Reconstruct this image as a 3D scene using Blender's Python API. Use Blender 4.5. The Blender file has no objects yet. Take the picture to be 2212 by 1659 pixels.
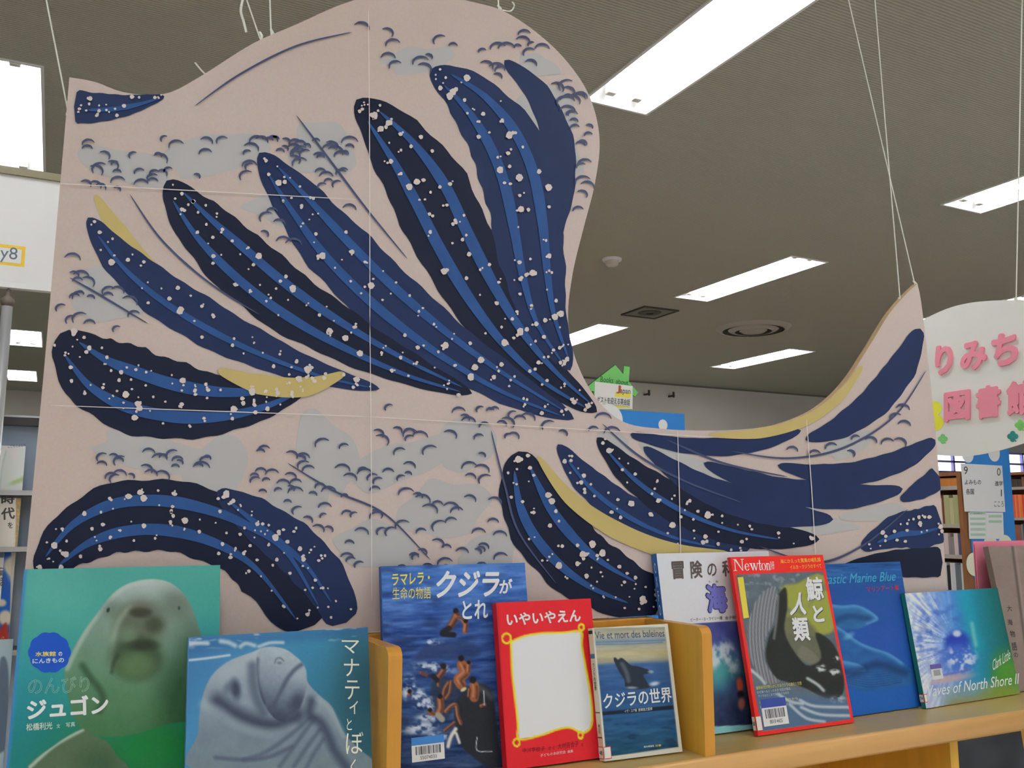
import bpy, bmesh, math, random
import numpy as np
from mathutils import Vector, Matrix

random.seed(7)
SC = bpy.context.scene
COL = SC.collection
R = math.radians

# ------------------------------------------------------------------ camera, world, exposure
CAM_Z = 1.5
YAW, PITCH, FPX = R(26.73), R(8.31), 1952.8
cam_data = bpy.data.cameras.new('camera')
cam_data.sensor_width = 36.0
cam_data.lens = 36.0 * FPX / 2212.0
cam_data.clip_start = 0.02
cam = bpy.data.objects.new('camera', cam_data)
COL.objects.link(cam)
cam.location = (0, 0, CAM_Z)
cam.rotation_euler = (R(90) + PITCH, 0, -YAW)
SC.camera = cam

world = bpy.data.worlds.new('world')
SC.world = world
world.use_nodes = True
world.node_tree.nodes['Background'].inputs[0].default_value = (0.92, 0.95, 1.0, 1)
world.node_tree.nodes['Background'].inputs[1].default_value = 0.85

SC.view_settings.view_transform = 'Standard'
SC.view_settings.look = 'None'
SC.view_settings.gamma = 1.0
SC.view_settings.use_curve_mapping = False
SC.view_settings.exposure = 0.0
TUBE_POWER = 38.0           # emission strength of the fluorescent tubes

# ------------------------------------------------------------------ maths helpers
_F = np.array([math.sin(YAW) * math.cos(PITCH), math.cos(YAW) * math.cos(PITCH), math.sin(PITCH)])
_Rt = np.array([math.cos(YAW), -math.sin(YAW), 0.0])
_U = np.cross(_Rt, _F)

def seen(axis, val, px, py):
    """point of the plane (axis = val, world metres) that the photograph shows at a pixel: used to measure the place"""
    r = _F + _Rt * ((px - 1106) / FPX) - _U * ((py - 829.5) / FPX)
    o = np.array([0, 0, CAM_Z])
    return o + r * ((val - o[axis]) / r[axis])

def homography(src, dst):
    a, b = [], []
    for (x, y), (u, v) in zip(src, dst):
        a.append([x, y, 1, 0, 0, 0, -u * x, -u * y]); b.append(u)
        a.append([0, 0, 0, x, y, 1, -v * x, -v * y]); b.append(v)
    h = np.linalg.solve(np.array(a, float), np.array(b, float))
    return np.append(h, 1).reshape(3, 3)

def happly(h, x, y):
    w = h[2, 0] * x + h[2, 1] * y + h[2, 2]
    return (h[0, 0] * x + h[0, 1] * y + h[0, 2]) / w, (h[1, 0] * x + h[1, 1] * y + h[1, 2]) / w

def spline(pts, n=8, closed=False):
    """Catmull-Rom through pts (any dimension)"""
    p = [np.array(q, float) for q in pts]
    m = len(p)
    out = []
    for i in range(m if closed else m - 1):
        if closed:
            p0, p1, p2, p3 = p[i - 1], p[i], p[(i + 1) % m], p[(i + 2) % m]
        else:
            p0, p1, p2, p3 = p[max(i - 1, 0)], p[i], p[i + 1], p[min(i + 2, m - 1)]
        for k in range(n):
            t = k / n
            out.append(0.5 * (2 * p1 + (p2 - p0) * t + (2 * p0 - 5 * p1 + 4 * p2 - p3) * t * t + (3 * p1 - p0 - 3 * p2 + p3) * t ** 3))
    if not closed:
        out.append(p[-1])
    return out

# ------------------------------------------------------------------ materials
LIT = 0.80                  # how bright a white upright surface renders under the room's lamps

def lin(c):
    c = np.asarray(c, float) / 255.0
    return np.where(c <= 0.04045, c / 12.92, ((c + 0.055) / 1.055) ** 2.4)

def albedo(c):
    return np.clip(lin(c) / LIT, 0.0, 0.9)

_mats = {}
def mat(name, rgb, rough=0.5, spec=0.4, metal=0.0, noise=0.0, nscale=40.0, stretch=(1, 1, 1), bump=0.0, bscale=300.0):
    if name in _mats:
        return _mats[name]
    m = bpy.data.materials.new(name); m.use_nodes = True
    nt = m.node_tree; b = nt.nodes['Principled BSDF']
    a = albedo(rgb)
    b.inputs['Base Color'].default_value = (*a, 1)
    b.inputs['Roughness'].default_value = rough
    b.inputs['Specular IOR Level'].default_value = spec
    b.inputs['Metallic'].default_value = metal
    if noise or bump:
        tc = nt.nodes.new('ShaderNodeTexCoord'); mp = nt.nodes.new('ShaderNodeMapping')
        mp.inputs['Scale'].default_value = stretch
        nt.links.new(tc.outputs['Object'], mp.inputs['Vector'])
    if noise:
        n = nt.nodes.new('ShaderNodeTexNoise'); n.inputs['Scale'].default_value = nscale; n.inputs['Detail'].default_value = 4
        nt.links.new(mp.outputs[0], n.inputs['Vector'])
        r = nt.nodes.new('ShaderNodeMixRGB'); r.blend_type = 'MIX'
        r.inputs[1].default_value = (*np.clip(a * (1 - noise), 0, 1), 1)
        r.inputs[2].default_value = (*np.clip(a * (1 + noise), 0, 1), 1)
        nt.links.new(n.outputs['Fac'], r.inputs[0]); nt.links.new(r.outputs[0], b.inputs['Base Color'])
    if bump:
        n2 = nt.nodes.new('ShaderNodeTexNoise'); n2.inputs['Scale'].default_value = bscale
        nt.links.new(mp.outputs[0], n2.inputs['Vector'])
        bp = nt.nodes.new('ShaderNodeBump'); bp.inputs['Strength'].default_value = bump; bp.inputs['Distance'].default_value = 0.002
        nt.links.new(n2.outputs['Fac'], bp.inputs['Height']); nt.links.new(bp.outputs[0], b.inputs['Normal'])
    _mats[name] = m
    return m

def ink(rgb):
    return mat('ink %d %d %d' % tuple(rgb), rgb, 0.5, 0.2)

def emit(name, rgb, strength):
    m = bpy.data.materials.new(name); m.use_nodes = True
    b = m.node_tree.nodes['Principled BSDF']
    b.inputs['Base Color'].default_value = (0.9, 0.9, 0.9, 1)
    b.inputs['Emission Color'].default_value = (*rgb, 1)
    b.inputs['Emission Strength'].default_value = strength
    return m

def art_material():
    m = bpy.data.materials.new('printed cover art'); m.use_nodes = True
    nt = m.node_tree; b = nt.nodes['Principled BSDF']
    a = nt.nodes.new('ShaderNodeVertexColor'); a.layer_name = 'art'
    nt.links.new(a.outputs['Color'], b.inputs['Base Color'])
    b.inputs['Roughness'].default_value = 0.45
    b.inputs['Specular IOR Level'].default_value = 0.18
    return m
ART = art_material()

def wood(name, rgb, rough=0.35, axis=0, dark=0.22, spec=0.45):
    if name in _mats:
        return _mats[name]
    m = bpy.data.materials.new(name); m.use_nodes = True
    nt = m.node_tree; b = nt.nodes['Principled BSDF']
    a = albedo(rgb)
    tc = nt.nodes.new('ShaderNodeTexCoord'); mp = nt.nodes.new('ShaderNodeMapping')
    s = [30.0, 30.0, 30.0]; s[axis] = 1.6
    mp.inputs['Scale'].default_value = s
    nt.links.new(tc.outputs['Object'], mp.inputs['Vector'])
    n = nt.nodes.new('ShaderNodeTexNoise'); n.inputs['Scale'].default_value = 1.4; n.inputs['Detail'].default_value = 6; n.inputs['Distortion'].default_value = 0.6
    nt.links.new(mp.outputs[0], n.inputs['Vector'])
    cr = nt.nodes.new('ShaderNodeValToRGB')
    cr.color_ramp.elements[0].position = 0.3; cr.color_ramp.elements[0].color = (*(a * (1 - dark)), 1)
    cr.color_ramp.elements[1].position = 0.7; cr.color_ramp.elements[1].color = (*np.clip(a * (1 + dark * 0.6), 0, 1), 1)
    nt.links.new(n.outputs['Fac'], cr.inputs[0]); nt.links.new(cr.outputs[0], b.inputs['Base Color'])
    b.inputs['Roughness'].default_value = rough; b.inputs['Specular IOR Level'].default_value = spec
    _mats[name] = m
    return m

# ------------------------------------------------------------------ mesh helpers
class MB:
    """collects faces of one mesh; every face keeps a material"""
    def __init__(s):
        s.v, s.f, s.m, s.mats, s.col = [], [], [], [], None
    def slot(s, m):
        if m not in s.mats:
            s.mats.append(m)
        return s.mats.index(m)
    def add(s, verts, faces, m):
        o = len(s.v); k = s.slot(m)
        s.v.extend(tuple(float(c) for c in p) for p in verts)
        s.f.extend([[o + i for i in f] for f in faces]); s.m.extend([k] * len(faces))
    def box(s, x0, x1, y0, y1, z0, z1, m):
        s.add([(x, y, z) for z in (z0, z1) for y in (y0, y1) for x in (x0, x1)],
              [(0, 2, 3, 1), (4, 5, 7, 6), (0, 1, 5, 4), (2, 6, 7, 3), (0, 4, 6, 2), (1, 3, 7, 5)], m)
    def prism(s, pts, to3, d0, d1, m, m_side=None, front=True, back=True):
        """outline pts (2D), to3(p, depth) -> 3D"""
        n = len(pts)
        vs = [to3(p, d0) for p in pts] + [to3(p, d1) for p in pts]
        fs = [[i, (i + 1) % n, n + (i + 1) % n, n + i] for i in range(n)]
        s.add(vs, fs, m_side or m)
        if front: s.add([to3(p, d0) for p in pts], [list(range(n))[::-1]], m)
        if back: s.add([to3(p, d1) for p in pts], [list(range(n))], m_side or m)
    def tube(s, pts, r, m, n=8, caps=True):
        pts = [Vector(p) for p in pts]; rings = []
        up = None
        for i, p in enumerate(pts):
            d = (pts[min(i + 1, len(pts) - 1)] - pts[max(i - 1, 0)]).normalized()
            if up is None or abs(up.dot(d)) > 0.95:
                up = Vector((0, 0, 1)) if abs(d.z) < 0.9 else Vector((1, 0, 0))
            a = d.cross(up).normalized(); b = d.cross(a).normalized()
            rr = r[i] if isinstance(r, (list, tuple)) else r
            rings.append([p + (a * math.cos(t) + b * math.sin(t)) * rr for t in [2 * math.pi * k / n for k in range(n)]])
        vs = [q for g in rings for q in g]
        fs = [[i * n + k, i * n + (k + 1) % n, (i + 1) * n + (k + 1) % n, (i + 1) * n + k] for i in range(len(pts) - 1) for k in range(n)]
        if caps:
            fs.append(list(range(n))[::-1]); fs.append([(len(pts) - 1) * n + k for k in range(n)])
        s.add(vs, fs, m)
    def lathe(s, prof, centre, m, n=40):
        """profile [(r, z)] spun about the vertical through centre"""
        cx, cy, cz = centre
        vs = [(cx + r * math.cos(2 * math.pi * k / n), cy + r * math.sin(2 * math.pi * k / n), cz + z) for r, z in prof for k in range(n)]
        fs = [[i * n + k, i * n + (k + 1) % n, (i + 1) * n + (k + 1) % n, (i + 1) * n + k] for i in range(len(prof) - 1) for k in range(n)]
        s.add(vs, fs, m)
    def build(s, name, parent=None, smooth=False, bevel=0.0):
        me = bpy.data.meshes.new(name)
        me.from_pydata(s.v, [], s.f)
        for m in s.mats:
            me.materials.append(m)
        me.polygons.foreach_set('material_index', s.m)
        if smooth:
            me.polygons.foreach_set('use_smooth', [True] * len(s.f))
        me.update()
        if s.col is not None:
            at = me.color_attributes.new('art', 'FLOAT_COLOR', 'POINT')
            c = np.ones((len(s.v), 4), np.float32)
            c[s.col[0]:s.col[0] + len(s.col[1]), :3] = s.col[1]
            at.data.foreach_set('color', c.ravel())
        o = bpy.data.objects.new(name, me); COL.objects.link(o)
        if parent is not None:
            o.parent = parent
        if bevel:
            b = o.modifiers.new('soft edges', 'BEVEL'); b.width = bevel; b.segments = 2; b.limit_method = 'ANGLE'; b.angle_limit = R(40)
        return o

def tag(o, label, cat, group=None, kind=None):
    o['label'] = label; o['category'] = cat
    if group: o['group'] = group
    if kind: o['kind'] = kind
    return o

def thing(name, label, cat, loc=(0, 0, 0), rot=(0, 0, 0), group=None):
    o = bpy.data.objects.new(name, None); COL.objects.link(o)
    o.location = loc; o.rotation_euler = rot; o.empty_display_size = 0.05
    return tag(o, label, cat, group)

def structure(o):
    o['kind'] = 'structure'
    return o

# ------------------------------------------------------------------ lettering (the built-in typeface)
_glyph = {}
def glyphs(body, extrude=0.0, line=1.0, shear=0.0, space=1.0, outline=0.0):
    """outline of a text as (vertices in em units from the box corner, faces, box size)"""
    key = (body, extrude, line, shear, space, outline)
    if key in _glyph:
        return _glyph[key]
    cu = bpy.data.curves.new('letters', 'FONT')
    cu.body = body; cu.size = 1.0; cu.extrude = extrude; cu.resolution_u = 3
    cu.space_line = line; cu.shear = shear; cu.space_character = space
    cu.align_x = 'CENTER' if '\n' in body else 'LEFT'
    if outline:
        cu.fill_mode = 'NONE' if hasattr(cu, 'fill_mode') else cu.fill_mode
        cu.bevel_depth = outline; cu.bevel_resolution = 0
    o = bpy.data.objects.new('letters', cu); COL.objects.link(o)
    dg = bpy.context.evaluated_depsgraph_get(); dg.update()
    me = bpy.data.meshes.new_from_object(o.evaluated_get(dg))
    v = np.empty(len(me.vertices) * 3); me.vertices.foreach_get('co', v); v = v.reshape(-1, 3)
    f = [list(p.vertices) for p in me.polygons]
    bpy.data.objects.remove(o); bpy.data.curves.remove(cu); bpy.data.meshes.remove(me)
    lo, hi = v[:, :2].min(0), v[:, :2].max(0)
    v[:, :2] -= lo
    _glyph[key] = (v, f, np.maximum(hi - lo, 1e-6))
    return _glyph[key]

def bold_copies(v, size, bold):
    """the outline repeated round a small circle, so that strokes grow evenly; vertices normalised to the box"""
    if bold <= 0:
        return [v[:, :2] / size]
    n = 8 if bold > 0.015 else 4
    return [(v[:, :2] + bold * np.array([1 + math.cos(2 * math.pi * k / n), 1 + math.sin(2 * math.pi * k / n)])) / (size + 2 * bold) for k in range(n)]

def letter(mb, to3, body, bl, br, tl, m, bold=0.015, depth=0.0003, shear=0.0, line=1.0, space=1.0, outline=0.0):
    """lays body's outline on the parallelogram bl-br-tl of a surface frame; to3((a, b), depth)"""
    v, f, size = glyphs(body, 0.0, line, shear, space, outline)
    bl, br, tl = (np.array(q, float) for q in (bl, br, tl))
    for k, q in enumerate(bold_copies(v, size, bold)):
        P = bl + q[:, :1] * (br - bl) + q[:, 1:2] * (tl - bl)
        zz = v[:, 2] * 0.002 / max(outline, 1e-9) * 0.05 if outline else np.zeros(len(v))
        mb.add([to3(p, depth + 0.00003 * k + z) for p, z in zip(P, zz)], f, m)

# ------------------------------------------------------------------ painting helpers for printed covers (colour per vertex)
def sstep(a, b, x):
    t = np.clip((x - a) / (b - a + 1e-9), 0, 1)
    return t * t * (3 - 2 * t)

def mix(c, col, m):
    return c * (1 - m[:, None]) + np.array(col, float) * m[:, None]

def ell(x, y, cx, cy, rx, ry, rot=0.0, soft=0.2):
    c, s = math.cos(R(rot)), math.sin(R(rot))
    a, b = ((x - cx) * c + (y - cy) * s) / rx, (-(x - cx) * s + (y - cy) * c) / ry
    return sstep(1 + soft, 1 - soft, np.sqrt(a * a + b * b))

def segdist(x, y, pts):
    d = np.full(x.shape, 1e9)
    for (x0, y0), (x1, y1) in zip(pts[:-1], pts[1:]):
        dx, dy = x1 - x0, y1 - y0
        t = np.clip(((x - x0) * dx + (y - y0) * dy) / (dx * dx + dy * dy + 1e-9), 0, 1)
        d = np.minimum(d, np.hypot(x - x0 - t * dx, y - y0 - t * dy))
    return d

def pol(x, y, pts, soft=6.0, smooth=True):
    p = [tuple(q) for q in (spline(pts, 4, True) if smooth else pts)]
    ins = np.zeros(x.shape, bool)
    for (x0, y0), (x1, y1) in zip(p, p[1:] + p[:1]):
        k = (y0 > y) != (y1 > y)
        ins ^= k & (x < (x1 - x0) * (y - y0) / (y1 - y0 + 1e-12) + x0)
    d = segdist(x, y, p + p[:1])
    return sstep(-soft, soft, np.where(ins, d, -d))

def stro(x, y, pts, w, soft=6.0):
    return sstep(w + soft, max(w - soft, 0.0), segdist(x, y, [tuple(q) for q in spline(pts, 5)]))

_lat = np.random.default_rng(3).random((64, 64))
def fbm(x, y, sx, sy, seed=0, octv=3):
    out, amp, tot = 0.0, 1.0, 0.0
    for o in range(octv):
        a, b = x / sx * 2 ** o + seed * 7.3 + 100, y / sy * 2 ** o + seed * 3.1 + 100
        i, j = np.floor(a).astype(int), np.floor(b).astype(int)
        u, v = a - i, b - j; u = u * u * (3 - 2 * u); v = v * v * (3 - 2 * v)
        g = lambda p, q: _lat[p % 64, q % 64]
        n = (g(i, j) * (1 - u) + g(i + 1, j) * u) * (1 - v) + (g(i, j + 1) * (1 - u) + g(i + 1, j + 1) * u) * v
        out = out + n * amp; tot += amp; amp *= 0.5
    return out / tot * 2 - 1

def ramp(t, stops):
    ks = [s[0] for s in stops]
    return np.stack([np.interp(t, ks, [s[1][k] for s in stops]) for k in range(3)], -1)

def jitter(c, x, y, amt=4.0, sx=9.0, sy=9.0, seed=5):
    return c + (fbm(x, y, sx, sy, seed, 2) * amt)[:, None]

# ------------------------------------------------------------------ the room
CEIL = 3.2
LIGHTS = [  # x0, x1, y0, y1, label
    (1.85, 2.15, 1.75, 3.00, 'large bright fluorescent ceiling light running out of the top edge, nearest of the row'),
    (4.25, 4.56, 4.34, 5.59, 'long fluorescent ceiling light between the smoke detector and the round air diffuser'),
    (6.65, 6.98, 6.87, 8.12, 'fluorescent ceiling light just below the round air diffuser, toward the back wall'),
    (4.25, 4.56, 6.72, 7.98, 'fluorescent ceiling light below the square vent, cut by the edge of the wave board'),
    (4.27, 4.58, 1.95, 3.20, 'fluorescent ceiling light at the right edge above the white hanging sign'),
    (6.65, 6.98, 4.35, 5.60, 'fluorescent ceiling light showing only a sliver beside the right tip of the wave board'),
    (-0.46, -0.15, 3.71, 4.98, 'large glowing ceiling light at the left edge above the white aisle sign'),
    (-0.50, -0.20, 9.35, 10.2, 'small distant ceiling light at the left edge beside the grey pole, upper of two'),
    (-0.60, -0.28, 12.0, 12.9, 'small distant ceiling light at the left edge beside the grey pole, lower of two'),
    (-0.46, -0.15, 1.20, 2.45, 'added ceiling light behind the viewer, outside the picture'),
    (-0.46, -0.15, -1.25, 0.0, 'added ceiling light behind the viewer, outside the picture'),
    (1.85, 2.15, -0.75, 0.50, 'added ceiling light behind the viewer, outside the picture'),
    (4.27, 4.58, -0.50, 0.75, 'added ceiling light behind the viewer, outside the picture'),
    (-0.46, -0.15, -3.70, -2.45, 'added ceiling light behind the viewer, outside the picture'),  # this and the next two lamps are added to brighten surfaces facing the viewer
    (1.85, 2.15, -3.20, -1.95, 'added ceiling light behind the viewer, outside the picture'),
    (-2.86, -2.55, -1.25, 0.0, 'added ceiling light behind the viewer, outside the picture'),
    (1.85, 2.15, 4.35, 5.60, 'ceiling light hidden behind the wave board'),
]

def ceiling_material():
    m = bpy.data.materials.new('ribbed olive ceiling board'); m.use_nodes = True
    nt = m.node_tree; b = nt.nodes['Principled BSDF']
    b.inputs['Roughness'].default_value = 0.85; b.inputs['Specular IOR Level'].default_value = 0.15
    tc = nt.nodes.new('ShaderNodeTexCoord')
    w = nt.nodes.new('ShaderNodeTexWave'); w.bands_direction = 'Y'; w.inputs['Scale'].default_value = 22.0
    w.inputs['Distortion'].default_value = 0.35; w.inputs['Detail'].default_value = 2; w.inputs['Detail Scale'].default_value = 1.5
    nt.links.new(tc.outputs['Object'], w.inputs['Vector'])
    n = nt.nodes.new('ShaderNodeTexNoise'); n.inputs['Scale'].default_value = 90; n.inputs['Detail'].default_value = 3
    nt.links.new(tc.outputs['Object'], n.inputs['Vector'])
    mx = nt.nodes.new('ShaderNodeMixRGB'); mx.inputs[1].default_value = (0.50, 0.495, 0.415, 1); mx.inputs[2].default_value = (0.60, 0.60, 0.515, 1)
    nt.links.new(n.outputs['Fac'], mx.inputs[0])
    m2 = nt.nodes.new('ShaderNodeMixRGB'); m2.blend_type = 'MULTIPLY'; m2.inputs[0].default_value = 0.25
    nt.links.new(mx.outputs[0], m2.inputs[1]); nt.links.new(w.outputs['Color'], m2.inputs[2])
    nt.links.new(m2.outputs[0], b.inputs['Base Color'])
    bp = nt.nodes.new('ShaderNodeBump'); bp.inputs['Strength'].default_value = 0.5; bp.inputs['Distance'].default_value = 0.004
    nt.links.new(w.outputs['Fac'], bp.inputs['Height']); nt.links.new(bp.outputs[0], b.inputs['Normal'])
    return m

M_ceil = ceiling_material()
M_wall = mat('grey painted wall', (208, 204, 195), 0.8, 0.2, noise=0.05, nscale=3)
M_white = mat('white enamel', (232, 232, 228), 0.45, 0.4)
M_refl = mat('white reflector', (236, 238, 238), 0.4, 0.4)
M_floor = mat('pale carpet', (196, 190, 180), 0.95, 0.1, noise=0.1, nscale=200)

XS = sorted({-6.0, 16.0} | {v for l in LIGHTS for v in l[:2]})
YS = sorted({-5.0, 14.0} | {v for l in LIGHTS for v in l[2:4]})
mb = MB()
for xa, xb in zip(XS, XS[1:]):
    for ya, yb in zip(YS, YS[1:]):
        cx, cy = (xa + xb) / 2, (ya + yb) / 2
        if not any(l[0] < cx < l[1] and l[2] < cy < l[3] for l in LIGHTS):
            mb.add([(xa, ya, CEIL), (xb, ya, CEIL), (xb, yb, CEIL), (xa, yb, CEIL)], [(0, 3, 2, 1)], M_ceil)
structure(mb.build('ceiling'))
mb = MB(); mb.box(-6, 16, -5, 14, -0.1, 0, M_floor); structure(mb.build('floor'))

# back wall with a clerestory opening far right
WX0, WX1, WZ0, WZ1 = 11.6, 15.0, 2.16, 2.52
mb = MB()
mb.box(2.2, WX0, 9.45, 9.6, 0, CEIL, M_wall); mb.box(WX1, 16, 9.45, 9.6, 0, CEIL, M_wall)
mb.box(WX0, WX1, 9.45, 9.6, 0, WZ0, M_wall); mb.box(WX0, WX1, 9.45, 9.6, WZ1, CEIL, M_wall)
structure(mb.build('wall_back'))
mb = MB(); mb.box(2.2, 2.35, 9.6, 14, 0, CEIL, M_wall); structure(mb.build('wall_return'))
mb = MB(); mb.box(-6, 2.2, 14, 14.15, 0, CEIL, M_wall); structure(mb.build('wall_far'))
mb = MB(); mb.box(-6.15, -6, -5, 14, 0, CEIL, M_wall); structure(mb.build('wall_left'))
mb = MB(); mb.box(16, 16.15, -5, 9.45, 0, CEIL, M_wall); structure(mb.build('wall_right'))
M_sky = emit('daylit window glass', (0.78, 0.87, 1.0), 2.2)
M_frame = mat('lavender grey window frame', (150, 140, 190), 0.4, 0.4)
win = MB(); win.box(WX0, WX1, 9.52, 9.53, WZ0, WZ1, M_sky)
w_o = structure(win.build('window_1'))
fr = MB()
for z in (WZ0, WZ0 + 0.16, WZ1 - 0.03): fr.box(WX0, WX1, 9.47, 9.56, z, z + 0.03, M_frame)
for i in range(9): fr.box(WX0 + i * 0.42, WX0 + i * 0.42 + 0.03, 9.47, 9.56, WZ0, WZ1, M_frame)
fr.build('window_frame', w_o)
mb = MB(); mb.box(2.2, 16, 9.43, 9.45, CEIL - 0.02, CEIL, mat('grey cornice', (120, 117, 108), 0.7, 0.2)); structure(mb.build('trim_1'))

# ------------------------------------------------------------------ ceiling lights
M_tube = emit('glowing fluorescent tube', (0.965, 0.985, 1.0), TUBE_POWER)
M_sock = mat('lamp socket plastic', (205, 203, 195), 0.5, 0.3)

def ceiling_light(x0, x1, y0, y1, label):
    w, l = (x1 - x0) / 2, (y1 - y0) / 2
    t = thing('ceiling_light', label, 'ceiling light', ((x0 + x1) / 2, (y0 + y1) / 2, CEIL), (0, 0, 0), 'recessed fluorescent ceiling lights')
    h = MB(); tw, tl, d = w * 0.62, l - 0.06, 0.085
    lo = [(-w, -l, 0), (w, -l, 0), (w, l, 0), (-w, l, 0)]; hi = [(-tw, -tl, d), (tw, -tl, d), (tw, tl, d), (-tw, tl, d)]
    h.add(lo + hi, [(0, 1, 5, 4), (1, 2, 6, 5), (2, 3, 7, 6), (3, 0, 4, 7), (4, 5, 6, 7)], M_refl)
    h.build('reflector', t)
    f = MB(); e = 0.012
    f.box(-w - e, -w, -l - e, l + e, -0.006, 0.004, M_white); f.box(w, w + e, -l - e, l + e, -0.006, 0.004, M_white)
    f.box(-w, w, -l - e, -l, -0.006, 0.004, M_white); f.box(-w, w, l, l + e, -0.006, 0.004, M_white)
    f.build('frame', t)
    for s in (-1, 1):
        u = MB(); u.tube([(s * w * 0.42, -l + 0.075, 0.040), (s * w * 0.42, l - 0.075, 0.040)], 0.016, M_tube, 10)
        u.build('tube', t, smooth=True)
        for q in (-1, 1):
            k = MB(); yy = q * (l - 0.058)
            k.box(s * w * 0.42 - 0.02, s * w * 0.42 + 0.02, yy - 0.017, yy + 0.017, 0.012, 0.07, M_sock)
            k.build('lamp_socket', t, bevel=0.004)
    return t
for L in LIGHTS:
    ceiling_light(*L)

# smoke detector, square vent, round diffuser, two ceiling hooks
t = thing('smoke_detector', 'small white round smoke detector on the olive ceiling beneath the wave crest', 'smoke detector', (3.23, 4.93, CEIL))
m = MB(); m.lathe([(0.001, -0.016), (0.062, -0.016), (0.066, -0.008), (0.066, 0.0)], (0, 0, 0), M_white, 28); m.build('base', t, smooth=True)
m = MB(); m.lathe([(0.001, -0.05), (0.03, -0.05), (0.042, -0.042), (0.046, -0.016)], (0, 0, 0), mat('aged white plastic', (200, 196, 184), 0.5), 28); m.build('sensor_cap', t, smooth=True)

t = thing('ceiling_vent', 'square grey ceiling vent with a dark rim between the long light and its lower neighbour', 'vent', (4.385, 6.13, CEIL))
M_dark = mat('dark shadow gap metal', (70, 68, 62), 0.6, 0.3); M_grill = mat('vent grille grey', (112, 110, 100), 0.6, 0.3)
m = MB(); q = 0.175
for a in ((-q, q, -q, -q + 0.018), (-q, q, q - 0.018, q), (-q, -q + 0.018, -q + 0.018, q - 0.018), (q - 0.018, q, -q + 0.018, q - 0.018)):
    m.box(a[0], a[1], a[2], a[3], -0.012, 0, M_dark)
m.build('rim', t)
m = MB(); m.box(-q + 0.018, q - 0.018, -q + 0.018, q - 0.018, -0.006, 0, M_grill); m.build('plate', t)
m = MB(); m.lathe([(0.03, -0.014), (0.09, -0.012), (0.1, -0.006)], (0, 0, 0), M_dark, 24); m.build('grille', t)

t = thing('air_diffuser', 'round grey ring-shaped air diffuser on the ceiling right of the long light', 'air diffuser', (5.6, 6.23, CEIL))
M_diff = mat('diffuser enamel', (170, 166, 158), 0.45, 0.4)
m = MB(); m.lathe([(0.275, -0.03), (0.31, -0.024), (0.335, 0.0)], (0, 0, 0), M_diff, 48); m.build('outer_ring', t, smooth=True)
m = MB(); m.lathe([(0.001, -0.001), (0.28, -0.001)], (0, 0, 0), M_dark, 40); m.build('throat', t)
m = MB(); m.lathe([(0.165, -0.04), (0.20, -0.036), (0.225, -0.02)], (0, 0, 0), M_diff, 48); m.build('inner_ring', t, smooth=True)
m = MB(); m.lathe([(0.001, -0.05), (0.09, -0.048), (0.125, -0.028)], (0, 0, 0), M_diff, 48); m.build('centre_cone', t, smooth=True)
for i, (px, py) in enumerate(((1402, 851), (1455, 855))):
    p = seen(1, 9.35, px, py)
    m = MB(); m.tube([(p[0], p[1], p[2] + 0.05), (p[0], p[1], p[2] - 0.02)], 0.014, M_dark, 8); m.box(p[0] - 0.012, p[0] + 0.012, p[1] - 0.01, 9.45, p[2] - 0.008, p[2] + 0.012, M_dark)
    tag(m.build('wall_hook'), ('dark little hook high on the back wall beside the green house sign', 'dark little hook high on the back wall, nearer the dip of the wave board')[i], 'hook', 'hooks on the back wall')

# ------------------------------------------------------------------ the big cut-out board (plain stylised sea swell)
BY = 1.235
M_card = mat('brown cardboard edge', (150, 125, 92), 0.8, 0.1)
def board_print():
    m = bpy.data.materials.new('cream printed paper'); m.use_nodes = True
    nt = m.node_tree; b = nt.nodes['Principled BSDF']; b.inputs['Roughness'].default_value = 0.5; b.inputs['Specular IOR Level'].default_value = 0.3
    tc = nt.nodes.new('ShaderNodeTexCoord')
    n = nt.nodes.new('ShaderNodeTexNoise'); n.inputs['Scale'].default_value = 2.2; n.inputs['Detail'].default_value = 3
    nt.links.new(tc.outputs['Object'], n.inputs['Vector'])
    cr = nt.nodes.new('ShaderNodeValToRGB')
    cr.color_ramp.elements[0].position = 0.35; cr.color_ramp.elements[0].color = (*albedo((190, 172, 161)), 1)
    cr.color_ramp.elements[1].position = 0.68; cr.color_ramp.elements[1].color = (*albedo((196, 179, 173)), 1)
    nt.links.new(n.outputs['Fac'], cr.inputs[0])
    n2 = nt.nodes.new('ShaderNodeTexNoise'); n2.inputs['Scale'].default_value = 320
    nt.links.new(tc.outputs['Object'], n2.inputs['Vector'])
    mx = nt.nodes.new('ShaderNodeMixRGB'); mx.blend_type = 'OVERLAY'; mx.inputs[0].default_value = 0.12
    nt.links.new(cr.outputs[0], mx.inputs[1]); nt.links.new(n2.outputs['Color'], mx.inputs[2]); nt.links.new(mx.outputs[0], b.inputs['Base Color'])
    n3 = nt.nodes.new('ShaderNodeTexNoise'); n3.inputs['Scale'].default_value = 5; n3.inputs['Detail'].default_value = 3
    nt.links.new(tc.outputs['Object'], n3.inputs['Vector'])
    bp = nt.nodes.new('ShaderNodeBump'); bp.inputs['Strength'].default_value = 0.12; bp.inputs['Distance'].default_value = 0.02
    nt.links.new(n3.outputs['Fac'], bp.inputs['Height']); nt.links.new(bp.outputs[0], b.inputs['Normal'])
    return m
M_cream = board_print()
NAVY = mat('navy print', (30, 44, 80), 0.5, 0.2, noise=0.2, nscale=14)
DEEP = mat('dark navy print', (20, 26, 48), 0.5, 0.2, noise=0.2, nscale=14)
BLUE = mat('mid blue print', (40, 76, 130), 0.5, 0.2, noise=0.22, nscale=30)
PALE = mat('pale blue print', (176, 174, 172), 0.5, 0.3, noise=0.05, nscale=9)
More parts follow.
